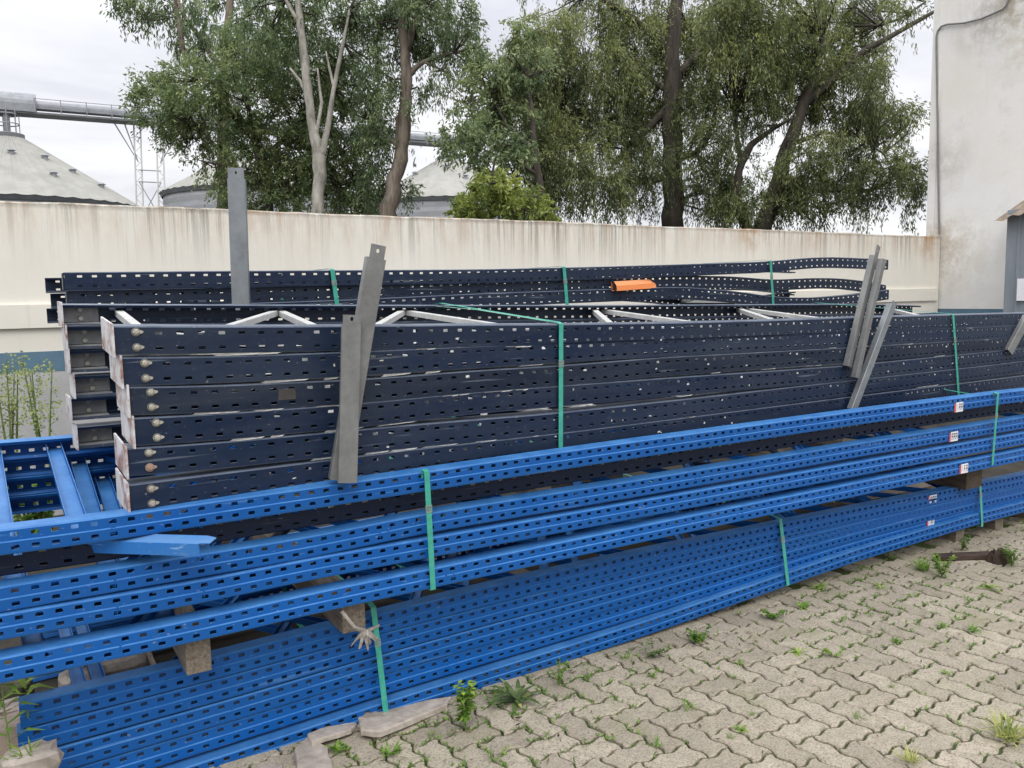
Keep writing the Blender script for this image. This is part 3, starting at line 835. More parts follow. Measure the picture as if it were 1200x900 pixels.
def limb(mb, path, depth, n=10):
    pts, rads = limb_pts([(*q, 0.0) if len(q) == 3 else q for q in path], depth)
    # subdivide with a little wander
    P, Rr = [], []
    for i in range(len(pts) - 1):
        for k in range(3):
            f = k / 3
            P.append(pts[i].lerp(pts[i + 1], f) + Vector((random.gauss(0, rads[i] * .12), random.gauss(0, rads[i] * .12), 0)) * (1 if k else 0))
            Rr.append((rads[i] * (1 - f) + rads[i + 1] * f) * random.uniform(.93, 1.07))
    P.append(pts[-1]); Rr.append(rads[-1])
    mb.tube(P, Rr, n)
    return P

def tree(name, label, depth, trunk, limbs, bark, **kw):
    foot = at_depth(trunk[0][0], 340, depth); foot.z = 0
    t = thing(name, label, 'tree', tuple(foot), 'trees behind the boundary wall')
    mb = MB()
    d0 = trunk[0]
    pts = limb_pts([(*q, 0.0) for q in trunk], depth)
    first = at_depth(trunk[0][0], trunk[0][1], depth)
    mb.tube([foot - Vector((0, 0, .1)), foot + Vector((0, 0, .3)), first], [trunk[0][2] * 1.5, trunk[0][2] * 1.15, trunk[0][2]], 12)
    H = list(limb(mb, trunk, depth, 12))
    mb.build('trunk', bark, t, smooth=True)
    for lp in limbs:
        mb = MB(); H += limb(mb, lp, depth, 8); mb.build('limb', bark, t, smooth=True)
    return t, H

NL = 0
# dense bushy tree (front, left)
t, H = tree('bushy_tree', 'dense dark bushy tree spreading over the wall in front of the silos', 18.4,
    [(318, 262, .12), (312, 220, .10), (300, 170, .08), (290, 120, .05), (285, 85, .03)],
    [[(312, 225, .06), (280, 205, .05), (250, 168, .035), (225, 140, .02)], [(305, 190, .06), (345, 150, .05), (380, 110, .03)],
     [(310, 215, .05), (275, 195, .035), (240, 190, .02)], [(312, 225, .05), (350, 205, .04), (400, 180, .025)], [(300, 170, .04), (262, 120, .03), (235, 95, .02)]], M_BARKD)
NL += crown(t, [(200, 122, 44, 34, 46), (182, 110, 30, 26, 20, .08), (235, 100, 46, 34, 42, .1), (250, 140, 50, 34, 44), (290, 112, 50, 44, 50), (330, 150, 56, 46, 60),
    (300, 180, 50, 34, 46, .03), (350, 205, 58, 38, 60, .02), (300, 222, 40, 26, 30, .05), (392, 190, 42, 46, 46), (405, 140, 42, 44, 42, -.05), (395, 225, 48, 26, 36, .05),
    (355, 110, 45, 40, 40, .03), (285, 75, 34, 24, 20, .05), (232, 170, 24, 18, 10, .05), (268, 205, 18, 20, 9, .08), (432, 200, 20, 46, 26, -.12), (340, 75, 40, 26, 22), (218, 150, 36, 14, 14, -.1), (310, 55, 50, 30, 30, .02), (270, 45, 34, 26, 16, .04), (400, 100, 44, 40, 36), (420, 240, 30, 20, 18, -.05), (300, 245, 60, 16, 24, -.1), (250, 185, 26, 22, 12)],
    18.4, M_LEAFD, leaf=(.085, .032), droop=.45, sub_r=.38, per_sub=96, tbase=.56, hubs=H, dens=.90, spread=1.2)
# pale-trunked eucalypt behind it
t, H = tree('eucalyptus', 'pale bare-trunked eucalyptus that forks just above the wall', 16.2,
    [(373, 262, .125), (374, 215, .12), (374, 185, .125), (366, 150, .085), (361, 110, .085), (358, 80, .08), (352, 30, .072), (346, -20, .06), (340, -80, .05), (338, -120, .03)],
    [[(375, 190, .075), (384, 150, .06), (390, 110, .045), (398, 70, .04), (404, 40, .03), (410, 10, .02)], [(361, 112, .05), (352, 95, .03), (340, 80, .02)],
     [(392, 105, .03), (386, 80, .025), (382, 60, .015)], [(352, 30, .045), (335, 0, .035), (315, -40, .02)], [(370, 165, .04), (377, 120, .035), (372, 80, .02)]], M_BARKW)
NL += crown(t, [(330, 20, 46, 34, 34), (385, 25, 44, 36, 34), (300, 35, 34, 26, 18), (415, 60, 36, 40, 30), (400, 95, 36, 34, 24, -.05), (345, 50, 40, 24, 18, .04), (360, -40, 80, 40, 40), (430, 15, 34, 26, 18)],
    17.3, M_LEAFE, leaf=(.09, .026), droop=.75, sub_r=.40, per_sub=84, tbase=.50, hubs=H, spread=1.1)
# leaning eucalypt
t, H = tree('eucalyptus', 'leaning brown-barked eucalyptus with peeling bark right of the dense tree', 16.5,
    [(452, 262, .175), (459, 235, .16), (466, 200, .145), (473, 160, .13), (476, 120, .122), (476, 80, .112), (473, 45, .10), (470, 10, .085), (466, -40, .07), (464, -100, .04)],
    [[(475, 92, .07), (486, 80, .055), (498, 72, .045), (514, 66, .035), (532, 62, .02)], [(476, 60, .08), (486, 25, .065), (494, -5, .05), (505, -50, .03)],
     [(498, 73, .03), (510, 78, .022), (524, 86, .014)], [(464, 210, .06), (466, 170, .05), (466, 135, .03)], [(470, 175, .035), (445, 155, .025), (430, 140, .015)]], M_BARK)
NL += crown(t, [(462, 45, 34, 30, 26), (500, 35, 36, 28, 26), (535, 45, 34, 26, 22), (548, 60, 18, 22, 9), (515, 8, 44, 22, 22), (470, 5, 44, 24, 22), (440, 80, 26, 34, 20, -.08),
    (514, 92, 18, 15, 8), (530, 76, 18, 12, 6), (493, 110, 9, 9, 2), (436, 130, 22, 26, 14, -.12), (448, 150, 18, 22, 9, -.1), (435, 215, 20, 30, 18, -.15), (486, 130, 7, 8, 2), (470, 225, 16, 16, 5), (480, 218, 10, 8, 3), (500, -40, 70, 34, 30), (440, 178, 16, 26, 9, -.1)],
    16.5, M_LEAFE, leaf=(.09, .026), droop=.8, sub_r=.36, per_sub=78, tbase=.52, hubs=H, hang=.15, hang_len=(.3, .6))
# tall thin eucalypt further left
t, H = tree('eucalyptus', 'tall thin eucalyptus with sparse high twigs at the upper left', 20,
    [(262, 262, .16), (262, 150, .14), (263, 90, .12), (265, 50, .11), (269, 10, .09), (272, -50, .06)],
    [[(258, 78, .07), (236, 48, .055), (214, 15, .05), (203, -10, .035)], [(214, 62, .07), (212, 40, .065), (206, 8, .055), (204, -30, .04)], [(252, 100, .05), (225, 75, .05), (214, 60, .06)]], M_BARK)
NL += crown(t, [(168, 6, 28, 16, 10), (205, 18, 26, 22, 12), (240, 30, 30, 26, 16), (146, 0, 18, 14, 5), (230, 60, 24, 18, 10), (200, -30, 80, 24, 22), (280, 0, 40, 34, 24), (150, 22, 10, 10, 2), (292, 55, 26, 24, 12)],
    20, M_LEAFE, leaf=(.12, .034), droop=.85, sub_r=.42, per_sub=56, tbase=.50, hubs=H, hang=.3, hang_len=(.3, .8))
# big weeping tree
t, H = tree('weeping_eucalyptus', 'big weeping eucalyptus with a thick dark trunk and curtains of hanging leaves', 18,
    [(789, 270, .24), (788, 220, .22), (789, 170, .215), (787, 120, .21), (786, 70, .18), (790, 20, .15), (796, -40, .11), (800, -110, .05)],
    [[(789, 205, .10), (760, 212, .085), (720, 212, .07), (680, 207, .05), (640, 205, .03)], [(788, 185, .10), (815, 180, .08), (830, 160, .06), (838, 130, .03)],
     [(786, 110, .07), (765, 95, .05), (735, 60, .04)], [(787, 120, .09), (760, 150, .07), (735, 175, .05), (712, 200, .03)], [(786, 60, .10), (740, 20, .07), (690, -10, .05)],
     [(788, 95, .10), (830, 50, .07), (870, 10, .05)], [(690, 206, .035), (672, 160, .03), (660, 120, .02)]], M_BARKD)
NL += crown(t, [(640, 60, 50, 40, 44, .08), (690, 30, 52, 40, 46, .08), (660, 110, 52, 40, 46, .02), (715, 85, 46, 42, 42), (690, 140, 50, 34, 36, -.04), (745, 35, 44, 40, 36, .06), (765, 105, 34, 46, 26, .16), (795, 60, 34, 52, 30, .18),
    (650, 215, 34, 26, 20, -.06), (700, 215, 40, 26, 24, -.1), (745, 215, 26, 30, 18, -.12), (620, 130, 36, 30, 26, .03), (835, 90, 34, 40, 26, -.04), (640, 150, 40, 30, 24), (720, 165, 44, 22, 20, -.1), (665, 185, 40, 20, 18, -.06), (750, 130, 26, 30, 16, .22), (830, 40, 40, 40, 30, .02), (700, -40, 120, 30, 44, .1), (835, 165, 28, 40, 20, -.1), (828, 222, 30, 30, 20, -.12), (858, 240, 28, 18, 14, -.1), (815, 130, 26, 34, 16, -.12), (760, 190, 30, 20, 10, -.15), (620, 95, 34, 36, 22, .1), (625, 190, 22, 16, 8)],
    18, M_LEAFW, leaf=(.088, .0225), droop=.75, sub_r=.44, per_sub=104, tbase=.52, hubs=H, hang=.42, hang_len=(.4, 1.15), spread=2.2, dens=1.38)
# second weeping tree to its right, leaning
t, H = tree('weeping_eucalyptus', 'weeping eucalyptus with leaning twin trunks beside the white building', 17.2,
    [(892, 275, .19), (905, 235, .17), (916, 195, .16), (928, 160, .14), (940, 125, .12), (955, 80, .09), (965, 40, .06)],
    [[(890, 292, .12), (872, 262, .115), (860, 240, .105), (866, 200, .085), (880, 170, .07), (900, 155, .045), (925, 140, .03)], [(893, 290, .12), (900, 262, .10), (912, 238, .08), (930, 222, .05), (975, 224, .03), (1020, 222, .02)],
     [(868, 195, .06), (864, 160, .045), (860, 130, .03)], [(940, 125, .08), (985, 85, .075), (1015, 58, .065), (1045, 42, .055), (1080, 22, .045), (1110, 5, .03)], [(1030, 30, .03), (1055, 22, .025), (1085, 2, .02)],
     [(925, 170, .05), (965, 155, .04), (1005, 160, .025), (1035, 180, .015)]], M_BARKD)
NL += crown(t, [(870, 75, 44, 44, 42, .03), (920, 50, 48, 42, 44, .06), (965, 45, 46, 44, 42, .03), (930, 105, 46, 40, 42, .04), (985, 105, 40, 38, 32, .02), (885, 125, 30, 24, 14, -.05), (1000, 145, 36, 24, 18, .04), (955, 178, 42, 22, 18, -.04),
    (868, 200, 24, 24, 9, -.1), (912, 238, 30, 18, 12, -.12), (955, 225, 40, 22, 20, -.08), (1010, 215, 30, 24, 16, -.04), (1005, 60, 36, 36, 26, .04), (860, 20, 44, 34, 34, .02), (1035, 100, 22, 24, 9, .05), (1040, 140, 26, 18, 12, .05), (1060, 130, 22, 14, 8, .05), (1045, 195, 30, 22, 18, -.02), (1070, 205, 22, 24, 12), (985, 200, 36, 20, 18, -.1), (935, 205, 30, 16, 12, -.12), (900, 0, 80, 34, 40, .08), (1000, 0, 60, 26, 24, .04), (1020, 95, 16, 26, 8, .04), (880, 235, 26, 14, 6, -.1), (1060, 4, 24, 9, 6)],
    17.2, M_LEAFW, leaf=(.085, .0225), droop=.75, sub_r=.40, per_sub=100, tbase=.52, hubs=H, hang=.38, hang_len=(.35, 1.0), spread=2.0, dens=1.38)
# lighter, looser tree left of the weeping one
t, H = tree('loose_tree', 'light airy tree with grey-green leaves left of the weeping eucalyptus', 16,
    [(636, 268, .09), (634, 230, .08), (628, 190, .07), (624, 140, .05), (618, 90, .03)],
    [[(630, 205, .04), (600, 185, .03), (565, 165, .02)], [(627, 175, .04), (595, 150, .03), (575, 110, .015)], [(634, 225, .04), (605, 205, .025), (570, 200, .012)]], M_BARKD)
NL += crown(t, [(570, 95, 28, 24, 17, .1), (600, 100, 30, 30, 22, .1), (560, 130, 30, 28, 20, .05), (595, 145, 34, 30, 24), (548, 160, 26, 16, 10), (580, 175, 36, 18, 15), (610, 185, 30, 18, 13), (560, 195, 26, 9, 5), (525, 170, 14, 12, 4), (614, 46, 18, 20, 8, .2), (615, 70, 26, 26, 14, .12)],
    16, M_LEAFE, leaf=(.10, .036), droop=.55, sub_r=.34, per_sub=84, tbase=.60, hubs=H)
# bright bush on the far side of the wall
b0 = at_depth(590, 262, 12.5); b0.z = 0
t = thing('bush', 'bright yellow-green bush peeping over the wall below the airy tree', 'bush', tuple(b0))
mb = MB()
for q in ((560, 240), (590, 215), (615, 235), (630, 245)):
    mb.tube([b0, b0.lerp(at_depth(q[0], q[1], 12.5), .55) + Vector((.1, 0, .1)), at_depth(q[0], q[1], 12.5)], [.03, .02, .008], 6)
mb.build('stem', M_TWIG, t)
NL += crown(t, [(560, 245, 30, 14, 16), (590, 228, 30, 22, 26, .08), (615, 240, 26, 18, 20, .03), (575, 215, 20, 14, 10, .1), (545, 250, 18, 9, 7), (637, 250, 12, 12, 7), (590, 262, 56, 26, 30, -.15)], 12.5, M_LEAFY, leaf=(.085, .03), droop=.3, sub_r=.22, per_sub=78, tbase=.52)
print('leaves', NL)

# ================================================================== RACK FRAMES
# A frame lying flat: two perforated posts, zigzag bracing between them.
# Local axes of every frame: x along the posts, y away from the eye (front post web at y = 0), z up.
def prof_navy(H):
    # (y, z) path of the open C section from the lower lip round the web to the upper lip; 'h' marks strips with slots
    a, b_ = .235 * H, .765 * H
    hh = .0052
    return [((.068, .012), 0), ((.072, .001), 0), ((.004, 0.0), 0), ((.0, .004), 0), ((.0, a - hh), 0), ((.0, a + hh), 1), ((.0, b_ - hh), 0), ((.0, b_ + hh), 1),
            ((.0, H - .004), 0), ((.004, H), 0), ((.072, H - .001), 0), ((.068, H - .012), 0)]

def prof_blue(H):
    hh = .0064
    lo, up_ = .27 * H, .775 * H
    yb = .0048
    return [((.062, .012), 0), ((.066, .001), 0), ((.005, 0.0), 0), ((.0, .005), 0), ((.0, lo - hh), 0), ((.0, lo + hh), 1), ((.0, .498 * H), 0), ((.0010, .512 * H), 0), ((yb, .535 * H), 0),
            ((yb + .0004, up_ - hh), 0), ((yb + .0008, up_ + hh), 1), ((yb + .001, H - .0040), 0), ((yb + .0060, H), 0), ((.068, H - .001), 0), ((.064, H - .012), 0)]

def post_quads(prof, s0, s1, pitch, hl, zf, yf, mirror=False, depth_lip=.0050, corner=.0022, shear=0.0):
    lead = s0; s0 = s0 + pitch * .5
    n = max(1, int(round((s1 - s0) / pitch)))
    c0 = s0 + np.arange(n) * pitch
    ha, hb, c1 = c0 + (pitch - hl) / 2, c0 + (pitch + hl) / 2, c0 + pitch
    out = []
    def strip(sa, sb, p, q):
        k = np.empty((len(sa), 4, 3))
        k[:, 0, 0] = sa; k[:, 1, 0] = sb; k[:, 2, 0] = sb; k[:, 3, 0] = sa
        k[:, 0, 1] = p[0]; k[:, 1, 1] = p[0]; k[:, 2, 1] = q[0]; k[:, 3, 1] = q[0]
        k[:, 0, 2] = p[1]; k[:, 1, 2] = p[1]; k[:, 2, 2] = q[1]; k[:, 3, 2] = q[1]
        out.append(k)
    def free(a):
        out.append(np.stack([np.stack(v, 1) for v in a], 1))
    for (p, _), (q, hole) in zip(prof[:-1], prof[1:]):
        if not hole:
            strip(c0, c1, p, q); strip(np.array([lead]), np.array([s0]), p, q)
            continue
        strip(c0, ha, p, q); strip(hb, c1, p, q); strip(np.array([lead]), np.array([s0]), p, q)
        # turned-in edges of each slot
        pi, qi = (p[0] + depth_lip, p[1]), (q[0] + depth_lip, q[1])
        strip(ha, hb, pi, p); strip(ha, hb, q, qi)
        z = np.zeros_like(ha)
        for h in (ha, hb):
            free([(h, z + p[0], z + p[1]), (h, z + pi[0], z + pi[1]), (h, z + qi[0], z + qi[1]), (h, z + q[0], z + q[1])])
        c = corner
        for h, sg in ((ha, 1), (hb, -1)):
            for e, f in ((p, 1), (q, -1)):
                free([(h, z + e[0], z + e[1]), (h + sg * c, z + e[0], z + e[1]), (h + sg * c * .35, z + e[0], z + e[1] + f * c * .35), (h, z + e[0], z + e[1] + f * c)])
    k = np.concatenate(out)
    if mirror: k[:, :, 1] *= -1
    k[:, :, 2] += shear * k[:, :, 1]
    s = k[:, :, 0].copy()
    k[:, :, 2] += zf(s); k[:, :, 1] += yf(s)
    return k

def poly(pts):
    xs_ = np.array([p[0] for p in pts]); zs_ = np.array([p[1] for p in pts])
    def f(s):
        # straight between the surveyed stations, carried on along the end slopes
        s = np.asarray(s, dtype=float)
        v = np.interp(s, xs_, zs_)
        if len(xs_) > 1:
            k0 = (zs_[1] - zs_[0]) / (xs_[1] - xs_[0]); k1 = (zs_[-1] - zs_[-2]) / (xs_[-1] - xs_[-2])
            v = np.where(s < xs_[0], zs_[0] + k0 * (s - xs_[0]), v); v = np.where(s > xs_[-1], zs_[-1] + k1 * (s - xs_[-1]), v)
        return v
    return f

def smooth(f, w=.5):
    def g(s):
        s = np.asarray(s, dtype=float)
        return sum(f(s + d * w) for d in (-1, -.6, -.2, .2, .6, 1)) / 6.0
    return g

class Line:
    """the vertical plane a row of posts stands in: origin, direction rz; converts sight lines to (s, z)"""
    def __init__(self, x, y, rz):
        self.o = Vector((x, y, 0)); self.u = Vector((math.cos(rz), math.sin(rz), 0)); self.n = Vector((-math.sin(rz), math.cos(rz), 0)); self.rz = rz
    def sz(self, px, py, off=0.0):
        d = ray(px, py); t = ((self.o + self.n * off - EYE).dot(self.n)) / d.dot(self.n)
        p = EYE + d * t
        return (p - self.o).dot(self.u), p.z
    def w(self, s, off, z):
        return self.o + self.u * s + self.n * off + Vector((0, 0, z))

def brace_channel(mb, a, b, w, d, face=(0, 0, 1)):
    mb.channel(a, b, face, w, d, .0025)

def rack_frame(name, label, group, line, zf_top, H, kind, s0, s1, rear_s, width, rise, phase=0.0, braces=None, plates=True, yf=None, rear_zf=None, rear_yf=None, bracemat=None, shear=0.0, gap_shade=False):
    """zf_top(s): height of the top edge of the front post; rise: how much higher the rear post lies"""
    s0 = float(s0)
    t = thing(name, label, 'rack frame', tuple(line.o), group, line.rz)
    ORIGIN[t.name] = Vector((0, 0, 0))                # children are written in the frame's own axes
    mat = (M_NAVYSH if gap_shade else M_NAVY) if kind == 'navy' else M_BLUE
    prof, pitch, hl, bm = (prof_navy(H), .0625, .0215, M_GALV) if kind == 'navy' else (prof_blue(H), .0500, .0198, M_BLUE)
    if bracemat: bm = bracemat
    yf = yf or (lambda s: np.zeros_like(s)); 
    zb = lambda s: zf_top(s) - H
    q = post_quads(prof, s0 + phase, s1, pitch, hl, zb, yf, shear=shear)
    mesh_np('post', q, mat, t)
    rz_ = rear_zf or (lambda s: zf_top(s) + rise)
    ry_ = rear_yf or (lambda s: yf(s) + width)
    q = post_quads(prof, rear_s, rear_s + (s1 - s0), pitch, hl, lambda s: rz_(s) - H, ry_, mirror=True, shear=shear)
    mesh_np('post', q, mat, t)
    mid = H * .5
    for (sa, sb, dbl) in (braces or []):
        za, zc = float(zf_top(np.array([sa]))[0]) - mid, float(rz_(np.array([sb]))[0]) - mid
        ya, yb2 = float(yf(np.array([sa]))[0]) + .012, float(ry_(np.array([sb]))[0]) - .012
        mb = MB(); fz = (0, 0, 1) if kind == 'navy' else (0, 0, -1); brace_channel(mb, (sa, ya, za + fz[2] * .018), (sb, yb2, zc + fz[2] * .018), .056 if dbl == 'wide' else (.031 if kind == 'navy' else .040), .024, fz)
        mb.build('brace', bm, t)
        if dbl is True:
            mb = MB(); brace_channel(mb, (sa + .055, ya, za + fz[2] * .018), (sb + .055, yb2, zc + fz[2] * .018), .040, .030, fz); mb.build('brace', bm, t)
    return t, zb, rz_, yf, ry_

def zigzag(s0, s1, step, start=0):
    out = []; s = s0; k = start
    while s + step < s1:
        out.append((s, s + step, False) if k % 2 == 0 else (s + step, s, False))
        s += step; k += 1
    return out

def foot_plate(t, s, y0, zt, h, dpt, slope, mat=M_PLATE):
    """steel end plate square to the post, its far edge riding higher because the frame tilts"""
    mb = MB(); th = .006; r = dpt * slope
    mb.add([(s - th, y0 - .012, zt - h), (s, y0 - .012, zt - h), (s, y0 + dpt, zt - h + r), (s - th, y0 + dpt, zt - h + r),
            (s - th, y0 - .012, zt), (s, y0 - .012, zt), (s, y0 + dpt, zt + r), (s - th, y0 + dpt, zt + r)],
           [(3, 2, 1, 0), (4, 5, 6, 7), (0, 1, 5, 4), (1, 2, 6, 5), (2, 3, 7, 6), (3, 0, 4, 7)])
    return mb.build('foot_plate', mat, t)

def bolt(t, s, y, z, mat=M_BOLT):
    mb = MB()
    mb.tube([(s, y + .002, z), (s, y - .0030, z)], [.0132, .0126], 18)
    w_ = mb.build('bolt', M_WASHER if mat is M_BOLT else mat, t)
    mb = MB(); a0 = random.uniform(0, 1.0)
    ring = lambda r, yy: [(s + r * math.cos(a0 + k * math.pi / 3), yy, z + r * math.sin(a0 + k * math.pi / 3)) for k in range(6)]
    V = ring(.0092, y - .003) + ring(.0092, y - .0095) + ring(.0072, y - .0112) + ring(.0042, y - .0112) + ring(.0042, y - .0150)
    F = [(r * 6 + k, r * 6 + (k + 1) % 6, (r + 1) * 6 + (k + 1) % 6, (r + 1) * 6 + k) for r in range(4) for k in range(6)] + [tuple(range(24, 30))]
    mb.add(V, F)
    mb.add([(s + .010, y - .0038, z - .0065), (s + .0205, y - .0020, z - .0025), (s + .0205, y - .0020, z + .0025), (s + .010, y - .0038, z + .0065)], [(0, 1, 2, 3)])
    mb.build('nut', mat, w_)
    return w_

# ------------------------------------------------------------------ front navy stack: six frames
DR = R(3.4)
dk = Line(.262, 2.68, DR)
HD = .086
TOPS = [
    [(132, 382), (300, 382.5), (460, 381.5), (560, 380.5), (660, 380), (800, 378), (900, 375.5), (1000, 372), (1114, 369), (1200, 366.8)],
    [(142, 419), (240, 418), (340, 415), (440, 411), (560, 405.5), (720, 398), (800, 395), (1000, 388), (1160, 382.5), (1200, 381)],
    [(150, 453.5), (240, 452.5), (432, 444), (560, 434), (655, 428.5), (780, 418.5), (988, 407.5), (1160, 397), (1200, 394)],
    [(156, 490), (240, 486), (394, 475), (480, 467), (560, 459), (658, 452), (780, 443), (988, 429), (1160, 412), (1200, 408)],
    [(148, 525.5), (240, 520), (394, 506), (480, 498), (653, 484), (824, 465.5), (994, 446), (1160, 428), (1200, 423)],
    [(150, 568.5), (240, 557), (394, 538), (480, 527), (653, 508), (750, 496), (1017, 462.5), (1160, 445), (1200, 440)]]
DLAB = ['topmost dark navy rack frame of the bolted stack, its zigzag bracing in full view',
        'navy rack frame second from the top of the bolted stack, just under the topmost',
        'navy rack frame third from the top of the bolted stack, with a brown tape patch',
        'navy rack frame fourth from the top of the bolted stack, its end set farthest back',
        'navy rack frame fifth from the top of the bolted stack, one of its bolts rusty',
        'lowest dark navy rack frame of the bolted stack, lying directly on the bright blue frames']
REAR_L = [(69, 355.5), (74, 381.5), (77, 408.5), (83, 438), (79, 464), (86, 497)]
WD = 1.0
rear_top = smooth(poly([dk.sz(x, y, WD) for x, y in ((69, 355), (240, 356), (400, 356.5), (660, 357), (800, 356.5), (1000, 355.5), (1076, 357.5))]), .2)
# bracing of the top frame as it shows between the two posts: (pixel on the front edge, pixel on the rear edge)
vis = [(176, 138), (232, 322), (392, 327), (425, 470), (640, 473), (727, 695), (858, 706), (927, 864), (1003, 872), (1100, 1040)]
stack_top = None
for i, tp in enumerate(TOPS):
    zt = smooth(poly([dk.sz(x, y) for x, y in tp]), .12)
    s0 = dk.sz(*tp[0])[0]
    s1 = s0 + 6.1
    rs, rz0 = dk.sz(*REAR_L[i], WD)
    gap = rz0 - float(rear_top(np.array([rs]))[0])
    rzf = (lambda s, g=gap, i=i: rear_top(s) + g * np.clip(1 - .035 * s, .6, 1))
    if i == 0:
        br = []
        for xf, xr in vis:
            br.append((dk.sz(xf, 381, 0.0)[0], dk.sz(xr, 356, WD)[0], False))
    else:
        br = [(a + random.uniform(-.1, .1), b + random.uniform(-.1, .1), d) for a, b, d in zigzag(s0 + .18 + .1 * i, s1 - .2, .62, i)]
    t, zb, rz_, yf, ry_ = rack_frame('rack_frame', DLAB[i], 'dark navy rack frames in the bolted stack', dk, zt, HD, 'navy', s0, s1, rs, WD, .05, braces=br, rear_zf=rzf, shear=.075)
    z0 = float(zt(np.array([s0]))[0])
    foot_plate(t, s0 + .0005, 0, z0 + .006, .098, .17, .115)
    rt = float(rzf(np.array([rs]))[0])
    foot_plate(t, rs, WD - .095, rt + .004, .094, .100, .04)
    for k, zz in enumerate((.765, .235)):
        bolt(t, s0 + .0615 + .002 * (i % 2), 0, z0 - HD + zz * HD, M_BOLTRUST if (i == 4 and k == 1) else M_BOLT)
    # bracket bolted inside the rear post, seen through the open frame
    mb = MB()
    mb.box((rs + .004, WD - .010, rt - HD + .012), (rs + .135, WD - .003, rt - .010)); mb.box((rs + .004, WD - .064, rt - HD + .004), (rs + .135, WD - .004, rt - HD + .010))
    br_ = mb.build('bracket', M_BRACKET, t)
    mb = MB()
    for zz in (.3, .7):
        mb.tube([(rs + .07, WD - .010, rt - HD + zz * HD), (rs + .07, WD - .022, rt - HD + zz * HD)], [.011, .009], 8)
    mb.build('nut', M_BOLT, br_)
    if i == 2:
        s, z = dk.sz(336, 462)
        mb = MB(); mb.box((s - .028, -.0016, z - .018), (s + .030, .001, z + .018), 0, .002); mb.build('tape_patch', M_CARDB, t)
    # scraps of pale tape and chipped paint
    mb = MB()
    for k in range(12):
        s = random.uniform(s0 + .12, s0 + 1.5) if k < 6 else random.uniform(s0 + .2, s1 - 1.0); L_ = random.uniform(.04, .16); z = float(zt(np.array([s]))[0]) - HD; z2 = float(zt(np.array([s + L_]))[0]) - HD
        e = random.uniform(.003, .009)
        mb.add([(s, .004, z - e), (s + L_ * .9, -.002, z2 - e * .4), (s + L_, -.002, z2 + .001), (s + L_ * .1, -.002, z + .001)], [(0, 1, 2, 3)])
    for k in range(9):
        s = random.uniform(s0 + .3, s1 - .2); z = float(zt(np.array([s]))[0]) - random.uniform(.012, .074)
        w_, h_ = random.uniform(.006, .020), random.uniform(.004, .010)
        mb.add([(s, -.0015, z), (s + w_, -.0015, z + random.uniform(-.003, .003)), (s + w_ * .9, -.0015, z + h_), (s + w_ * .1, -.0015, z + h_ * .8)], [(0, 1, 2, 3)])
    mb.build('tape_scraps', M_SCRAP, t)['kind'] = 'stuff'

# ------------------------------------------------------------------ navy bundle close to the wall
rb = Line(.226, 4.36, 0.0)
RT = [[(75, 319), (240, 317.5), (400, 316.5), (560, 315.6), (700, 312.5), (800, 309.6), (900, 306.4), (935, 303), (965, 301), (1000, 302), (1036, 304)],
      [(80, 341), (240, 338), (400, 334.5), (560, 328.5), (700, 325), (800, 322.5), (870, 324), (905, 328), (940, 326.3), (970, 325.3), (1000, 327), (1020, 330), (1036, 333)],
      [(80, 362), (240, 357), (400, 351.5), (560, 344), (700, 339), (800, 336), (870, 342), (905, 348), (950, 349), (1000, 345), (1036, 340)]]
RLAB = ['topmost navy frame of the bundle by the wall, its far end bowed upward',
        'navy frame in the middle of the bundle by the wall, under the orange beam end',
        'third navy frame down in the bundle by the wall, half hidden by the bolted stack']
rear_frames = []
for i, tp in enumerate(RT):
    zt = smooth(poly([rb.sz(x, y) for x, y in tp]), .16)
    s0 = rb.sz(*tp[0])[0]
    yo = (0.0, .022, -.01)[i]
    t, *_ = rack_frame('rack_frame', RLAB[i], 'navy rack frames in the bundle by the wall', rb, zt, .084, 'navy', s0, s0 + 6.15, s0 + (-.04, -.03, -.05)[i], 1.0, .0,
                       braces=zigzag(s0 + .25, s0 + 6, .64, i), yf=(lambda s, yo=yo: np.zeros_like(s) + yo))
    rear_frames.append(t)
    mb = MB(); s = s0
    mb.box((s - .008, yo + .002, float(zt(np.array([s]))[0]) - .080), (s - .001, yo + .07, float(zt(np.array([s]))[0]) - .004)); mb.build('foot_plate', M_NAVY, t)
# timber crib that carries this bundle
for k, s in enumerate((.55, 3.1, 5.5)):
    t = thing('timber_crib', ('stacked timber crib under the near end of the bundle by the wall', 'stacked timber crib under the middle of the bundle by the wall', 'stacked timber crib under the far end of the bundle by the wall')[k], 'support', tuple(rb.w(s, .5, 0)))
    zt_ = min(rb.sz(560, 357)[1], 1.36) - .10
    n_ = 9; hh = zt_ / n_
    for j in range(n_):
        mb = MB(); p = rb.w(s, 0, 0)
        if j % 2 == 0:
            mb.box((p.x - .06, p.y + .05, j * hh), (p.x + .06, p.y + .98, (j + 1) * hh - .002))
            mb.build('beam', M_WOOD, t)
        else:
            for yy in (.12, .78):
                mb = MB(); mb.box((p.x - .3, p.y + yy, j * hh), (p.x + .3, p.y + yy + .12, (j + 1) * hh - .002)); mb.build('beam', M_WOOD, t)

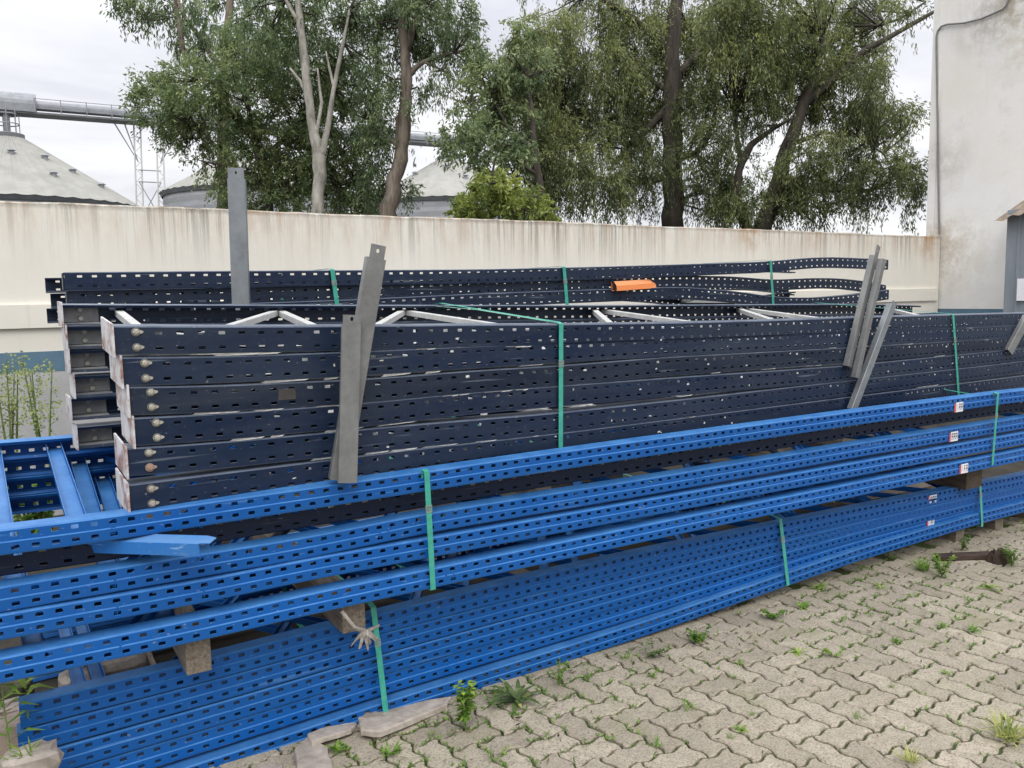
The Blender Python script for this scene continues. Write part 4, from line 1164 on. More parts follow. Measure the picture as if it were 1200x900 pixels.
# ------------------------------------------------------------------ upper blue bundle
ub = Line(0.0, 2.65, 0.0)
HB = .0715
BT = [[(0, 622), (140, 605), (240, 590), (396, 568), (480, 556), (574, 542), (750, 517), (994, 483.5), (1170, 460.6), (1200, 457.3)],
      [(0, 691), (240, 651), (350, 634), (510, 602), (750, 564), (1012, 520), (1200, 490)],
      [(0, 722), (240, 681), (350, 658.5), (750, 588), (1200, 507.5)],
      [(0, 771), (240, 723), (350, 698), (750, 616), (1200, 526)]]
BLAB = ['uppermost bright blue rack frame, open on the near side and carrying the navy stack',
        'second bright blue rack frame of the upper bundle, below the dark gap',
        'third bright blue rack frame of the upper bundle, nested under the second',
        'lowest bright blue rack frame of the upper bundle, resting on the wooden blocks']
STICK = [(1123, 477), (1117, 511.5), None, (1129, 549)]

def sticker(t, line, zt, px, py, off, mir=None, w=.088, h=.055, faded=False):
    s, z = line.sz(px, py, off)
    y = off - .0022
    sl = float(zt(np.array([s + .05]))[0] - zt(np.array([s - .05]))[0]) / .1
    def quad(a, b, c, d, yy):
        return [(s + a, yy, z + c + sl * a), (s + b, yy, z + c + sl * b), (s + b, yy, z + d + sl * b), (s + a, yy, z + d + sl * a)]
    mb = MB(); mb.add(quad(-w * .30, w * .5, -h / 2, h / 2, y), [(0, 1, 2, 3)]); st = mb.build('sticker', M_WHITE, t)
    mb = MB(); mb.add(quad(-w * .5, -w * .30, -h / 2, h * .42, y), [(0, 1, 2, 3)]); mb.build('red_band', M_RED, st)
    mb = MB()
    r = random.Random(int(px * 7 + py))
    y2 = y - .0008
    for k in range(3):                                   # illegible dark strokes, as in the photograph
        a = -w * .22 + k * w * .24
        e = w * .028
        mb.add(quad(a, a + e, -h * .34, h * .34, y2), [(0, 1, 2, 3)])
        if k != 0 or r.random() < .5:
            mb.add(quad(a + e, a + w * .14, h * .24, h * .36, y2), [(0, 1, 2, 3)])
            mb.add(quad(a + e, a + w * .14, -h * .06, h * .06, y2), [(0, 1, 2, 3)])
            if r.random() < .6: mb.add(quad(a + w * .14, a + w * .14 + e, -h * .34, h * .34, y2), [(0, 1, 2, 3)])
    mb.build('print', M_INK, st)

WB = 1.22
RISE = .085
ub_top = []
for i, tp in enumerate(BT):
    zt = smooth(poly([ub.sz(x, y) for x, y in tp]), .15)
    s0 = -.62 - .05 * i
    yo = (0.0, .014, 0.0, -.012)[i]
    br = [(a, b, False) for a, b, d in zigzag(.22 + .12 * i, 1.4 if i == 0 else 5.6, .75, i)]
    br += [(ub.sz(103, 606)[0] + .075 * i - .02, ub.sz(103, 606)[0] - .03 + .085 * i, 'wide'), (ub.sz(103, 606)[0] + .045, ub.sz(103, 606)[0] + .9, False)]
    br += [(ub.sz(3, 620)[0] + .02 * i, ub.sz(3, 620)[0] - .03, 'wide')]
    ub_top.append(zt)
    t, *_ = rack_frame('rack_frame', BLAB[i], 'bright blue rack frames in the upper bundle', ub, zt, HB, 'blue', s0, s0 + 6.6, s0 + .03, WB, RISE, shear=.07,
                       braces=br, yf=(lambda s, yo=yo: np.zeros_like(s) + yo), phase=random.uniform(0, .05), rear_zf=(lambda s, i=i: ub_top[0](s) + RISE - .0735 * i))
    if STICK[i]: sticker(t, ub, zt, *STICK[i], yo)
# navy frame lying set back in the dark gap under the uppermost blue frame
zt0 = lambda s: ub_top[0](s) - HB - .004
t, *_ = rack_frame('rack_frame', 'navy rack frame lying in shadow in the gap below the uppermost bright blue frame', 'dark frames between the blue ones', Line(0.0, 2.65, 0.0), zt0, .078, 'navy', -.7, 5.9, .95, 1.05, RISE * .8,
                   gap_shade=True, bracemat=M_NAVYSH, braces=zigzag(.5, 5.7, .7, 1), yf=lambda s: np.zeros_like(s) + .085)
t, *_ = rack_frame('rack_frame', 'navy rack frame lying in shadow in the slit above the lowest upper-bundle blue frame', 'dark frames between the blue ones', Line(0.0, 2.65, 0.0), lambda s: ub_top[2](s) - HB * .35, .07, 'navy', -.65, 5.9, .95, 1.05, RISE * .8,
                   gap_shade=True, bracemat=M_NAVYSH, braces=zigzag(.6, 5.7, .7, 0), yf=lambda s: np.zeros_like(s) + .10)

# ------------------------------------------------------------------ lower blue bundle on the paving
lb = Line(0.0, 2.78, 0.0)
L1 = poly([lb.sz(x, y) for x, y in ((22, 827), (256, 770), (384, 736), (446, 720), (571, 688.5), (750, 648), (1000, 596), (1200, 556))])
L5 = poly([Line(0, 2.755, 0).sz(x, y) for x, y in ((220, 898), (350, 856), (450, 822.5), (640, 764), (750, 729.5), (1000, 644.5), (1150, 600.5), (1200, 588))])
LLAB = ['topmost blue rack frame of the lower bundle, the wooden blocks standing on it',
        'second blue rack frame of the lower bundle, its end flush with the topmost one',
        'third blue rack frame of the lower bundle, its end set back from the two above',
        'fourth blue rack frame of the lower bundle, pressed in above the lowest one',
        'lowest blue rack frame of the lower bundle, jutting forward just above the paving']
ENDS = [lb.sz(22, 827)[0], lb.sz(20, 858)[0], lb.sz(45, 885)[0], .0, -.05]
lower_tops = []
for i in range(5):
    f = i / 4.0
    if i < 4:
        zt = smooth((lambda s, f=f: L1(s) * (1 - f) + (L5(s) + .006) * f), .15)
    else:
        zt = smooth(L5, .15)
    yo = (0.0, .003, -.001, .004, -.036)[i]
    t, *_ = rack_frame('rack_frame', LLAB[i], 'bright blue rack frames in the lower bundle', lb, zt, HB - .004 if i == 4 else .0750, 'blue', ENDS[i], ENDS[i] + 6.3, ENDS[i] + .03, WB, .015,
                       braces=[(.13, .10, True)] * (i == 0) + zigzag(.35 + .1 * i, 5.8, .75, i), yf=(lambda s, yo=yo: np.zeros_like(s) + yo), phase=random.uniform(0, .05) if i > 1 else 0)
    lower_tops.append(zt)
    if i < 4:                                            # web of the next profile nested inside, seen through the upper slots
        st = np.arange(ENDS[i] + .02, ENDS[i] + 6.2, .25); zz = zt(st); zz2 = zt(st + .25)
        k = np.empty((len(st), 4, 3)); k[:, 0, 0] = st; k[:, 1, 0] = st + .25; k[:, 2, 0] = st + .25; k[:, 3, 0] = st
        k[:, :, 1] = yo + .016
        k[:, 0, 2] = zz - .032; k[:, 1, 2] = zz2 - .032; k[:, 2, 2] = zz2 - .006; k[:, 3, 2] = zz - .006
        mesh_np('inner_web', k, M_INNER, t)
    if i == 1: sticker(t, lb, zt, 1092, 585.5, yo)
    if i == 3: sticker(t, lb, zt, 1090, 612.5, yo, w=.075, h=.035)

# ------------------------------------------------------------------ wooden blocks between the blue bundles, pallet under the far end
def block(label, px, py0, py1, wpx, Yf, depth=1.2):
    a, b = on_y(px - wpx / 2, py1, Yf), on_y(px + wpx / 2, py1, Yf)
    zt = on_y(px, py0, Yf).z
    mb = MB(); mb.box((a.x, Yf, a.z), (b.x, Yf + depth, zt), 0, .004)
    return tag(mb.build('wooden_block', M_WOOD), label, 'wooden block', 'wooden blocks between the blue bundles')
def lz(s): return float(lower_tops[0](np.array([s]))[0])
def uz(s): return float(ub_top[3](np.array([s]))[0]) - HB
for px, wpx, lab in ((236, 30, 'short wooden block between the blue bundles, nearest the open end of the lower one'),
                     (423, 27, 'wooden block between the blue bundles with frayed pale cloth hanging from it'),
                     (1157, 40, 'small wooden block between the blue bundles close to the stickers')):
    a = on_y(px - wpx / 2, 760, 2.63).x; b = on_y(px + wpx / 2, 760, 2.63).x
    if px == 1157: a = on_y(px - 8, 553, 2.64).x; b = on_y(px + 10, 553, 2.64).x
    m_ = (a + b) / 2
    mb = MB(); mb.box((a, 2.69 + .03 * (px == 1157), lz(m_) + .002), (b, 3.9, uz(m_) - .003), 0, .0)
    tag(mb.build('wooden_block', M_WOODDK if px == 1157 else M_WOOD), lab, 'wooden block', 'wooden blocks between the blue bundles')
# pallet
pp = on_z(1143, 641)
pz = float(L5(np.array([pp.x + .3]))[0]) - HB
t = thing('pallet', 'worn wooden pallet lifting the far end of the lower blue bundle', 'pallet', (pp.x, 2.8, 0))
for k in range(3):
    x = pp.x + k * .44
    mb = MB(); mb.box((x, 2.79, -.02), (x + .09, 3.85, pz - .022), 0, .003); mb.build('stringer', M_WOOD, t)
for k in range(5):
    y = 2.795 + k * .24
    mb = MB(); mb.box((pp.x - .03, y, pz - .021), (pp.x + 1.05, y + .11, pz - .002), 0, .001); mb.build('deck_board', M_WOOD, t)
for x in (.35, 2.3):
    mb = MB(); z_ = float(L5(np.array([x]))[0]) - HB
    mb.box((x, 2.95, -.02), (x + .10, 3.95, max(.012, z_ - .002)), 0, .0)
    tag(mb.build('wooden_bearer', M_WOOD), 'low wooden bearer under the lower blue bundle, in shade at %s' % ('its near end' if x < 1 else 'its middle'), 'wooden bearer')

# ------------------------------------------------------------------ green packing straps round the bundles
def strap(label, front, back, mat=M_STRAP, w=.016, th=.0012, group='green packing straps'):
    """front: world points down the visible side; back: world points that close the loop behind; a flat band with thickness"""
    loop = [Vector(p) for p in front] + [Vector(p) for p in back]
    mb = MB(); n = len(loop); V = []
    cen = sum(loop, Vector()) / n
    for k, p in enumerate(loop):
        tg = (loop[(k + 1) % n] - loop[k - 1]); tg.normalize()
        nrm = tg.cross(Vector((1, 0, 0))); nrm.normalize()
        if nrm.dot(p - cen) < 0: nrm = -nrm
        for dx_, dn in ((-w / 2, 0), (w / 2, 0), (w / 2, th), (-w / 2, th)):
            V.append(p + Vector((dx_, 0, 0)) + nrm * dn)
    F = []
    for k in range(n):
        a, b = 4 * k, 4 * ((k + 1) % n)
        for j in range(4): F.append((a + j, a + (j + 1) % 4, b + (j + 1) % 4, b + j))
    mb.add(V, F)
    o = tag(mb.build('packing_strap', mat), label, 'packing strap', group)
    m_ = max(1, len(front) // 3); a, b = Vector(front[m_]), Vector(front[m_ - 1]); c = a.lerp(b, .5); d = (b - a).normalized()
    mb = MB()
    for k in range(3):
        mb.bar(c + d * (.014 - .010 * k) + Vector((0, -.0015, 0)), c + d * (.006 - .010 * k) + Vector((0, -.0015, 0)), w * 1.18, .0035, (0, 1, 0))
    mb.build('crimp_seal', M_SEAL, o)
    return o

# navy stack
for (x0, y0, x1, y1, lab, wpx) in ((657.5, 379.5, 657, 528, 'green strap round the navy stack, midway along it', .021), (1117, 369, 1123.5, 464, 'green strap round the navy stack near its far end', .02)):
    pts = []
    for k in range(9):
        f = k / 8; px, py = x0 + (x1 - x0) * f, y0 + (y1 - y0) * f
        s, z = dk.sz(px, py, -.010); pts.append(dk.w(s, -.010, z))
    s = dk.sz(x0, y0)[0]
    rt = float(rear_top(np.array([s]))[0])
    ztop = pts[0].z
    back = [dk.w(s, .03, pts[-1].z - .004), dk.w(s, WD - .1, rt - .56), dk.w(s, WD + .006, rt - .55), dk.w(s, WD + .006, rt + .002), dk.w(s, WD - .03, rt + .006), dk.w(s, .02, ztop + .006)]
    strap(lab, pts, back, w=wpx)
# loose end of the strap thrown over the bracing
mb = MB()
P = [dk.w(*[(dk.sz(x, y, o)[0]), o, dk.sz(x, y, o)[1]][0:1], o, dk.sz(x, y, o)[1]) for x, y, o in ((655, 378.5, .01), (600, 369.5, .3), (560, 363, .6), (520, 359.5, .9), (500, 358.5, .98))]
for k in range(len(P) - 1): mb.bar(P[k], P[k + 1], .014, .0015)
tag(mb.build('loose_strap', M_STRAPTAIL), 'pale loose strap end lying across the open bracing of the navy stack', 'packing strap')
# bundle by the wall
for (x0, y0, x1, y1, lab) in ((389.5, 316, 395, 357, 'green strap round the bundle by the wall, beside the tall leaning channel'), (661, 313, 664.5, 357, 'green strap round the bundle by the wall, left of the orange beam end'), (903, 305.5, 906, 355, 'green strap round the bundle by the wall, right of the orange beam end')):
    a, b = on_y(x0, y0, 4.345), on_y(x1, y1, 4.345)
    d = b - a
    fr = [a + d * (k / 4) for k in range(5)] + [b + Vector((0, 0, -.06))]
    bk = [b + Vector((0, .05, -.07)), b + Vector((0, 1.0, -.06)), a + Vector((0, 1.03, -.01)), a + Vector((0, .98, .008)), a + Vector((0, .03, .006))]
    strap(lab, fr, bk, w=.024)
# upper blue bundle
for (x0, y0, x1, y1, lab) in ((500, 552.5, 507.5, 691, 'green strap round the upper blue bundle, below the navy stack'), (1169.5, 461, 1163, 545, 'green strap round the upper blue bundle, to the right of the stickers')):
    a, b = on_y(x0, y0, 2.632), on_y(x1, y1, 2.632)
    d = b - a
    fr = [a + d * (k / 8) for k in range(9)]
    bk = [b + Vector((0, .04, -.006)), b + Vector((0, 1.2, .07)), a + Vector((0, 1.27, RISE - .02)), a + Vector((0, 1.20, RISE - .02)), a + Vector((0, .026, -.03)), a + Vector((0, .022, .005))]
    strap(lab, fr, bk, w=.021)
# lower blue bundle
for (x0, y0, x1, y1, lab) in ((437.5, 712, 453, 842, 'green strap round the lower blue bundle, beside the frayed cloth'), (914.5, 608, 923.5, 686, 'green strap round the lower blue bundle, midway along it'), (1148.5, 563, 1151, 617, 'green strap round the lower blue bundle, over the pallet')):
    a, b = on_y(x0, y0, 2.772), on_y(x1, y1, 2.732)
    d = b - a
    fr = [a + d * (k / 8) for k in range(9)]
    bk = [b + Vector((0, .06, -.006)), b + Vector((0, 1.25, .004)), a + Vector((0, 1.26, .0)), a + Vector((0, 1.24, .01)), a + Vector((0, .03, .006))]
    strap(lab, fr, bk, w=.021)

# ------------------------------------------------------------------ loose grey channels stuck in and leaning on the bundles
def leaning(label, foot, head, width, depth, face, mat, tab=0.0, tabw=.46):
    """a pressed channel with a narrower drilled tab at its upper end"""
    foot = Vector(foot); head = Vector(head)
    ax_ = (head - foot).normalized()
    t = thing('steel_channel', label, 'steel channel', tuple(foot), 'loose steel channels leaning on the bundles')
    body_top = head - ax_ * tab
    mb = MB(); mb.channel(foot, body_top, face, width, depth, .0028); mb.build('channel_body', mat, t)
    f = Vector(face); f = (f - ax_ * f.dot(ax_)).normalized(); s = ax_.cross(f).normalized()
    if tab:
        w2 = width * tabw; hc = body_top + ax_ * tab * .55; hr = .0055
        ring = [hc + s * (hr * math.cos(2 * math.pi * k / 16)) + ax_ * (hr * 1.3 * math.sin(2 * math.pi * k / 16)) for k in range(16)]
        out = []
        for k in range(16):
            a = 2 * math.pi * k / 16; c_, s_ = math.cos(a), math.sin(a)
            m_ = max(abs(c_), abs(s_))
            out.append((c_ / m_, s_ / m_))
        outer = [body_top + ax_ * (tab * .5) + s * (w2 * u_) + ax_ * (tab * .5 * v_) for u_, v_ in out]
        mb = MB()
        for dz in (0, -.0028):
            mb.v += [tuple(p + f * dz) for p in outer] + [tuple(p + f * dz) for p in ring]
        for k in range(16):
            q = (k + 1) % 16
            mb.f += [(k, q, 16 + q, 16 + k), (32 + q, 32 + k, 48 + k, 48 + q), (k, 32 + k, 32 + q, q), (16 + q, 48 + q, 48 + k, 16 + k)]
        mb.build('drilled_tab', mat, t)
    return t

def dkw(px, py, off):
    s, z = dk.sz(px, py, off); return dk.w(s, off, z)
cam_flat = Vector((-fwd.x, -fwd.y, 0)).normalized()
leaning('tall blue-grey channel standing upright between the navy stack and the wall bundle', on_y(284, 420, 3.98), on_y(276, 196.5, 3.98), .079, .03, cam_flat + Vector((.10, 0, 0)), M_GREY2, .05)
leaning('tall tilted grey channel with a notched top, leaning behind the short upright one', on_y(398, 563, 2.64), on_y(444, 287, 2.60), .066, .034, cam_flat + Vector((.38, -.1, 0)), M_GREY, .045, .38)
leaning('short upright grey channel standing on the uppermost blue frame against the navy stack', on_y(407.5, 566, 2.60), on_y(412.5, 369, 2.60), .063, .03, cam_flat + Vector((.30, 0, 0)), M_GREY, .030)
leaning('longer grey channel of the tilted pair near the far end of the navy stack', dkw(996, 430, -.03), dkw(1030, 288, -.05), .047, .030, cam_flat + Vector((.75, -.2, 0)), M_GREY, .06)
leaning('narrower grey channel of the tilted pair, right of its longer neighbour', dkw(1005, 443, -.06), dkw(1037, 304, -.09), .036, .030, cam_flat + Vector((.6, 0, 0)), M_GREY, 0)
leaning('bent-topped grey channel tilted right of the pair, its foot on the blue frame', dkw(1001, 481, -.05), dkw(1049, 354, -.06), .046, .032, cam_flat + Vector((.5, 0, 0)), M_GREY2, .02)
leaning('grey channel end poking out at the right edge of the navy stack', dkw(1184, 413, -.03), dkw(1206, 372, -.05), .06, .03, cam_flat + Vector((.4, 0, 0)), M_GREY, 0)

# orange beam end in the bundle by the wall
oa, ob_ = on_y(724, 333, 4.30), on_y(768, 333, 4.33)
t = thing('beam_end', 'orange beam end lying in the bundle by the wall', 'beam end', tuple(oa))
mb = MB()
pA_, pB_ = on_y(723, 341, 4.29), on_y(769, 337.5, 4.36)
hA = .062
sec = [(0, 0), (.004, hA * .55), (.030, hA), (.060, hA), (.062, .01), (.050, .0)]
V = []
for p, k in ((pA_, 1.0), (pA_.lerp(pB_, .9), 1.0), (pB_, .62)):
    V += [tuple(p + Vector((0, yy, zz * k + (1 - k) * .01))) for yy, zz in sec]
n = len(sec)
F = []
for r_ in range(2):
    for k in range(n): F.append((r_ * n + k, r_ * n + (k + 1) % n, (r_ + 1) * n + (k + 1) % n, (r_ + 1) * n + k))
F.append(tuple(range(2 * n, 3 * n)))
mb.add(V, F); mb.build('beam_skin', M_ORANGE, t)
mb = MB(); mb.add([tuple(pA_ + Vector((.012, yy * .9 + .003, zz * .9 + .002))) for yy, zz in sec], [tuple(range(n))[::-1]]); mb.build('end_shade', M_BARKD, t)  # dark sheet set inside the beam mouth as the shade of its hollow

# light blue brace sticking out below the uppermost blue frame
fa, fb_ = on_y(238, 632, 2.52), on_y(60, 655, 2.86)
fb_.z = fa.z - .004
t = thing('loose_brace', 'light blue channel sticking out towards the front below the uppermost blue frame', 'brace', tuple(fa))
mb = MB(); mb.channel(fb_, fa, (0.05, -.25, 1), .055, .042, .0025); mb.build('channel_body', M_LTBLUE, t)
axb = (fa - fb_).normalized()
sb_ = axb.cross(Vector((0.05, -.25, 1))).normalized()
mb = MB(); V = [fa + sb_ * .026, fa - sb_ * .026, fa - sb_ * .014 + axb * .035, fa + sb_ * .022 + axb * .035]
mb.add([tuple(v) for v in V] + [tuple(v - Vector((0, 0, .0025))) for v in V], [(0, 1, 2, 3), (7, 6, 5, 4), (0, 4, 5, 1), (1, 5, 6, 2), (2, 6, 7, 3), (3, 7, 4, 0)]); mb.build('end_tab', M_LTBLUE, t)

# frayed cloth hanging by the strap
c0_ = on_y(426, 742, 2.655)
t = thing('frayed_cloth', 'tuft of frayed pale cloth hanging from the wooden block beside the green strap', 'cloth', tuple(c0_))
mb = MB()
for k in range(22):
    a = R(-75 + 150 * k / 21) - R(90)
    L_ = random.uniform(.020, .062)
    d = Vector((math.cos(a) * .9, random.uniform(-.5, .1), math.sin(a) * .8 - .25)).normalized()
    s_ = d.cross(Vector((0, 1, 0.2))).normalized() * random.uniform(.003, .007)
    st = c0_ + Vector((random.uniform(-.01, .01), random.uniform(-.02, 0), random.uniform(0, .02)))
    m_ = st + d * L_ * .55 + Vector((0, -.006, .004)); e = st + d * L_
    mb.add([tuple(st - s_ * .6), tuple(st + s_ * .6), tuple(m_ + s_), tuple(m_ - s_), tuple(e + s_ * .4), tuple(e - s_ * .4)], [(0, 1, 2, 3), (3, 2, 4, 5)])
mb.build('frayed_ends', M_CLOTH, t)
mb = MB(); w0 = on_y(400, 716, 2.66)
mb.tube([w0, w0.lerp(c0_, .5) + Vector((0, -.02, -.012)), c0_ + Vector((0, 0, .005))], [.007, .006, .012], 8); mb.tube([c0_, on_y(444, 733, 2.70)], [.010, .004], 6); mb.build('twisted_strand', M_CLOTH, t)

# ------------------------------------------------------------------ rubble and broken slabs
def chunk(name, label, cat, outline, z0, z1, mat, tilt=(0, 0), group=None, jit=.006):
    """broken flat piece: an irregular outline (world x, y), thickness z0..z1, tilted about its middle"""
    c = sum((Vector((x, y, 0)) for x, y in outline), Vector()) / len(outline)
    m_ = Matrix.Rotation(R(tilt[0]), 3, 'X') @ Matrix.Rotation(R(tilt[1]), 3, 'Y')
    # finer broken edge
    pts = []
    for k in range(len(outline)):
        a = Vector((*outline[k], 0)); b = Vector((*outline[(k + 1) % len(outline)], 0))
        for f in (0, .33, .66):
            p = a.lerp(b, f); pts.append(p + Vector((random.uniform(-jit, jit), random.uniform(-jit, jit), 0)) * (1 if f else .3))
    n = len(pts); V = []
    for z, sh in ((z0, 1.0), (z1 - .004, 1.0), (z1, .965)):
        for p in pts:
            q = c + (p - c) * sh
            V.append(tuple(c + m_ @ (q - c + Vector((0, 0, z + random.uniform(-.0015, .0015) - (z0 + z1) / 2))) + Vector((0, 0, (z0 + z1) / 2))))
    mb = MB(); F = []
    for r_ in range(2):
        for k in range(n): F.append((r_ * n + k, r_ * n + (k + 1) % n, (r_ + 1) * n + (k + 1) % n, (r_ + 1) * n + k))
    F.append(tuple(range(2 * n, 3 * n))); F.append(tuple(range(n))[::-1])
    mb.add(V, F)
    return tag(mb.build(name, mat), label, cat, group)

def gxy(px, py, z=0.0):
    p = on_z(px, py, z); return (p.x, p.y)
chunk('broken_slab', 'long broken cement slab lying under the front edge of the lower blue bundle', 'slab', [gxy(424, 866), gxy(446, 869), gxy(524, 831), gxy(529, 820), gxy(470, 828), gxy(418, 846)], .002, .024, M_SLAB, (-5, 2))
chunk('slab_fragment', 'small darker slab fragment tucked behind the long broken cement slab', 'slab', [gxy(418, 856), gxy(446, 868), gxy(452, 846), gxy(430, 838)], .002, .022, M_STONE, (6, -4))
chunk('broken_slab', 'thin pale slab edge between the blue bundle and the upright cement piece', 'slab', [gxy(366, 884), gxy(412, 862), gxy(418, 850), gxy(380, 858), gxy(360, 872)], .010, .028, M_SLAB, (-8, 6))
chunk('cement_piece', 'rough cement piece lying at the bottom edge of the picture beside the blue bundle', 'rubble', [gxy(352, 915), gxy(390, 905), gxy(384, 882), gxy(362, 872), gxy(344, 890)], .0, .026, M_STONE, (5, 6))
chunk('cement_piece', 'grey cement lump half buried under the open end of the lower blue bundle', 'rubble', [gxy(300, 930), gxy(330, 925), gxy(332, 905), gxy(305, 905)], .0, .03, M_STONE, (4, 0))
# behind the lower bundle's open end
def stone(label, px, py, Y, sx, sy, sz_, mat=M_STONE, rz=0.0, name='rubble_stone', cat='rubble', base=None):
    p = on_y(px, py, Y)
    c = Vector((p.x, p.y, p.z))
    mb = MB(); n = 10; rows = 6; V = []
    for r_ in range(rows + 1):
        ph = math.pi * r_ / rows
        for k in range(n):
            th = 2 * math.pi * k / n
            x, y, z = math.sin(ph) * math.cos(th), math.sin(ph) * math.sin(th), math.cos(ph)
            e = .55
            sgn = lambda v: (abs(v) ** e) * (1 if v >= 0 else -1)
            q = Vector((sgn(x) * sx / 2, sgn(y) * sy / 2, sgn(z) * sz_ / 2)) * random.uniform(.90, 1.08)
            V.append(c + Matrix.Rotation(rz, 3, 'Z') @ q)
    F = []
    for r_ in range(rows):
        for k in range(n): F.append((r_ * n + k, (r_ + 1) * n + k, (r_ + 1) * n + (k + 1) % n, r_ * n + (k + 1) % n))
    if base is not None:
        for v in V: v.z = max(v.z, base)
    mb.add([tuple(v) for v in V], F)
    o = mb.build(name, mat); return tag(o, label, cat)
stone('large pale stone seen between the blue bundles, right of the double blue brace', 132, 792, 3.35, .26, .2, .16)
stone('smaller grey stone seen between the blue bundles, left of the wooden block', 96, 803, 3.25, .16, .14, .12)
stone('dark earth clod behind the young plant at the lower left corner', 10, 812, 3.3, .16, .22, .14, M_DRY)
stone('grey stone behind the young plant at the left edge', 14, 838, 3.1, .12, .10, .09)
stone('rough pale block at the lower left corner below the bright leaves', 2, 868, 2.95, .19, .14, .17, M_BRICK, R(12), 'pale_block', 'block')
stone('grey slab half hidden by grass under the end of the lower blue bundle', 36, 893, 2.66, .16, .12, .08, M_STONE)
mb = MB()
for k in range(420):
    x, y = random.uniform(-1.1, .35), random.uniform(2.45, 3.6)
    z = random.uniform(-.02, .012); r_ = random.uniform(.006, .025)
    a = random.uniform(0, 6.28)
    q = [Vector((x + r_ * math.cos(a + k2 * 1.57) * random.uniform(.6, 1.2), y + r_ * math.sin(a + k2 * 1.57) * random.uniform(.6, 1.2), z)) for k2 in range(4)]
    top = Vector((x, y, z + r_ * random.uniform(.5, 1.0)))
    mb.add([tuple(v) for v in q] + [tuple(top)], [(0, 1, 4), (1, 2, 4), (2, 3, 4), (3, 0, 4)])
tag(mb.build('gravel', M_DRY), kind='stuff')

# dark brown plank with a crumpled rag at its end, right edge of the paving
pa, pb = on_z(1098, 656, .0), on_z(1164, 654, .0)
mb = MB(); mb.bar(pa + Vector((0, 0, .016)), pb + Vector((0, 0, .02)), .07, .022); o = mb.build('dark_plank', M_RAG); tag(o, 'dark brown plank lying flat on the pavers near the pallet', 'plank')
c_ = on_z(1172, 659, .0)
mb = MB()
for k in range(3):
    cc = c_ + Vector((random.uniform(-.05, .05), random.uniform(-.04, .04), .015))
    n = 9; V = [tuple(cc + Vector((0, 0, random.uniform(.03, .045))))]
    for ring, (rr, zz) in enumerate(((.03, .045), (.05, .0))):
        for j in range(n):
            a = 2 * math.pi * j / n
            V.append(tuple(cc + Vector((rr * math.cos(a) * random.uniform(.6, 1.3), rr * math.sin(a) * random.uniform(.6, 1.3), zz * random.uniform(.5, 1.3) - (.015 if ring else 0)))))
    F = [(0, 1 + j, 1 + (j + 1) % n) for j in range(n)] + [(1 + j, 1 + n + j, 1 + n + (j + 1) % n, 1 + (j + 1) % n) for j in range(n)]
    mb.add(V, F)
tag(mb.build('crumpled_rag', M_RAG), 'crumpled dark rag beside the end of the brown plank', 'rag')

# ------------------------------------------------------------------ weeds
def blades(base, n, L, w, up_=.7, curl=.5, seg=3, spread=.01):
    """curved tapering leaves that start at one root"""
    Q = []
    for k in range(n):
        a = random.uniform(0, 2 * math.pi); el = R(random.uniform(25, 80)) * up_
        d = Vector((math.cos(a) * math.cos(el), math.sin(a) * math.cos(el), math.sin(el)))
        s = d.cross(Vector((0, 0, 1))).normalized()
        ln = L * random.uniform(.55, 1.15); p = Vector(base) + Vector((random.uniform(-spread, spread), random.uniform(-spread, spread), 0))
        pts = [p.copy()]
        for j in range(seg):
            p = p + d * (ln / seg); pts.append(p.copy())
            d = (d + Vector((0, 0, -curl * random.uniform(.5, 1.2) / seg * 1.6))).normalized()
        for j in range(seg):
            w0 = w * math.sin(math.pi * (j + .35) / (seg + .5)) if j else w * .4
            w1 = w * math.sin(math.pi * (j + 1.35) / (seg + .5)) if j + 1 < seg else w * .06
            q = [pts[j] - s * w0 / 2, pts[j] + s * w0 / 2, pts[j + 1] + s * w1 / 2, pts[j + 1] - s * w1 / 2]
            for v in q: v.z = max(v.z, .003)
            Q.append([tuple(v) for v in q])
    return Q

def bushy(base, h, r, n, L, w, nst=7):
    Q = []; st = []
    for k in range(nst):
        a = random.uniform(0, 6.28); tip = Vector(base) + Vector((math.cos(a) * r, math.sin(a) * r, h * random.uniform(.6, 1.1)))
        st.append((Vector(base), Vector(base).lerp(tip, .5) + Vector((0, 0, h * .1)), tip))
    for k in range(n):
        s_ = random.choice(st); f = random.uniform(.15, 1)
        p = s_[0].lerp(s_[1], f * 2) if f < .5 else s_[1].lerp(s_[2], f * 2 - 1)
        a = random.uniform(0, 6.28); d = Vector((math.cos(a), math.sin(a), random.uniform(-.2, .7))).normalized(); sd = d.cross(Vector((0, 0, 1))).normalized()
        ln = L * random.uniform(.6, 1.2); ww = w * random.uniform(.7, 1.2)
        q = [p, p + d * ln * .45 - sd * ww / 2, p + d * ln + Vector((0, 0, -ln * .25)), p + d * ln * .45 + sd * ww / 2]
        for v in q: v.z = max(v.z, .002)
        Q.append([tuple(v) for v in q])
    return Q, st

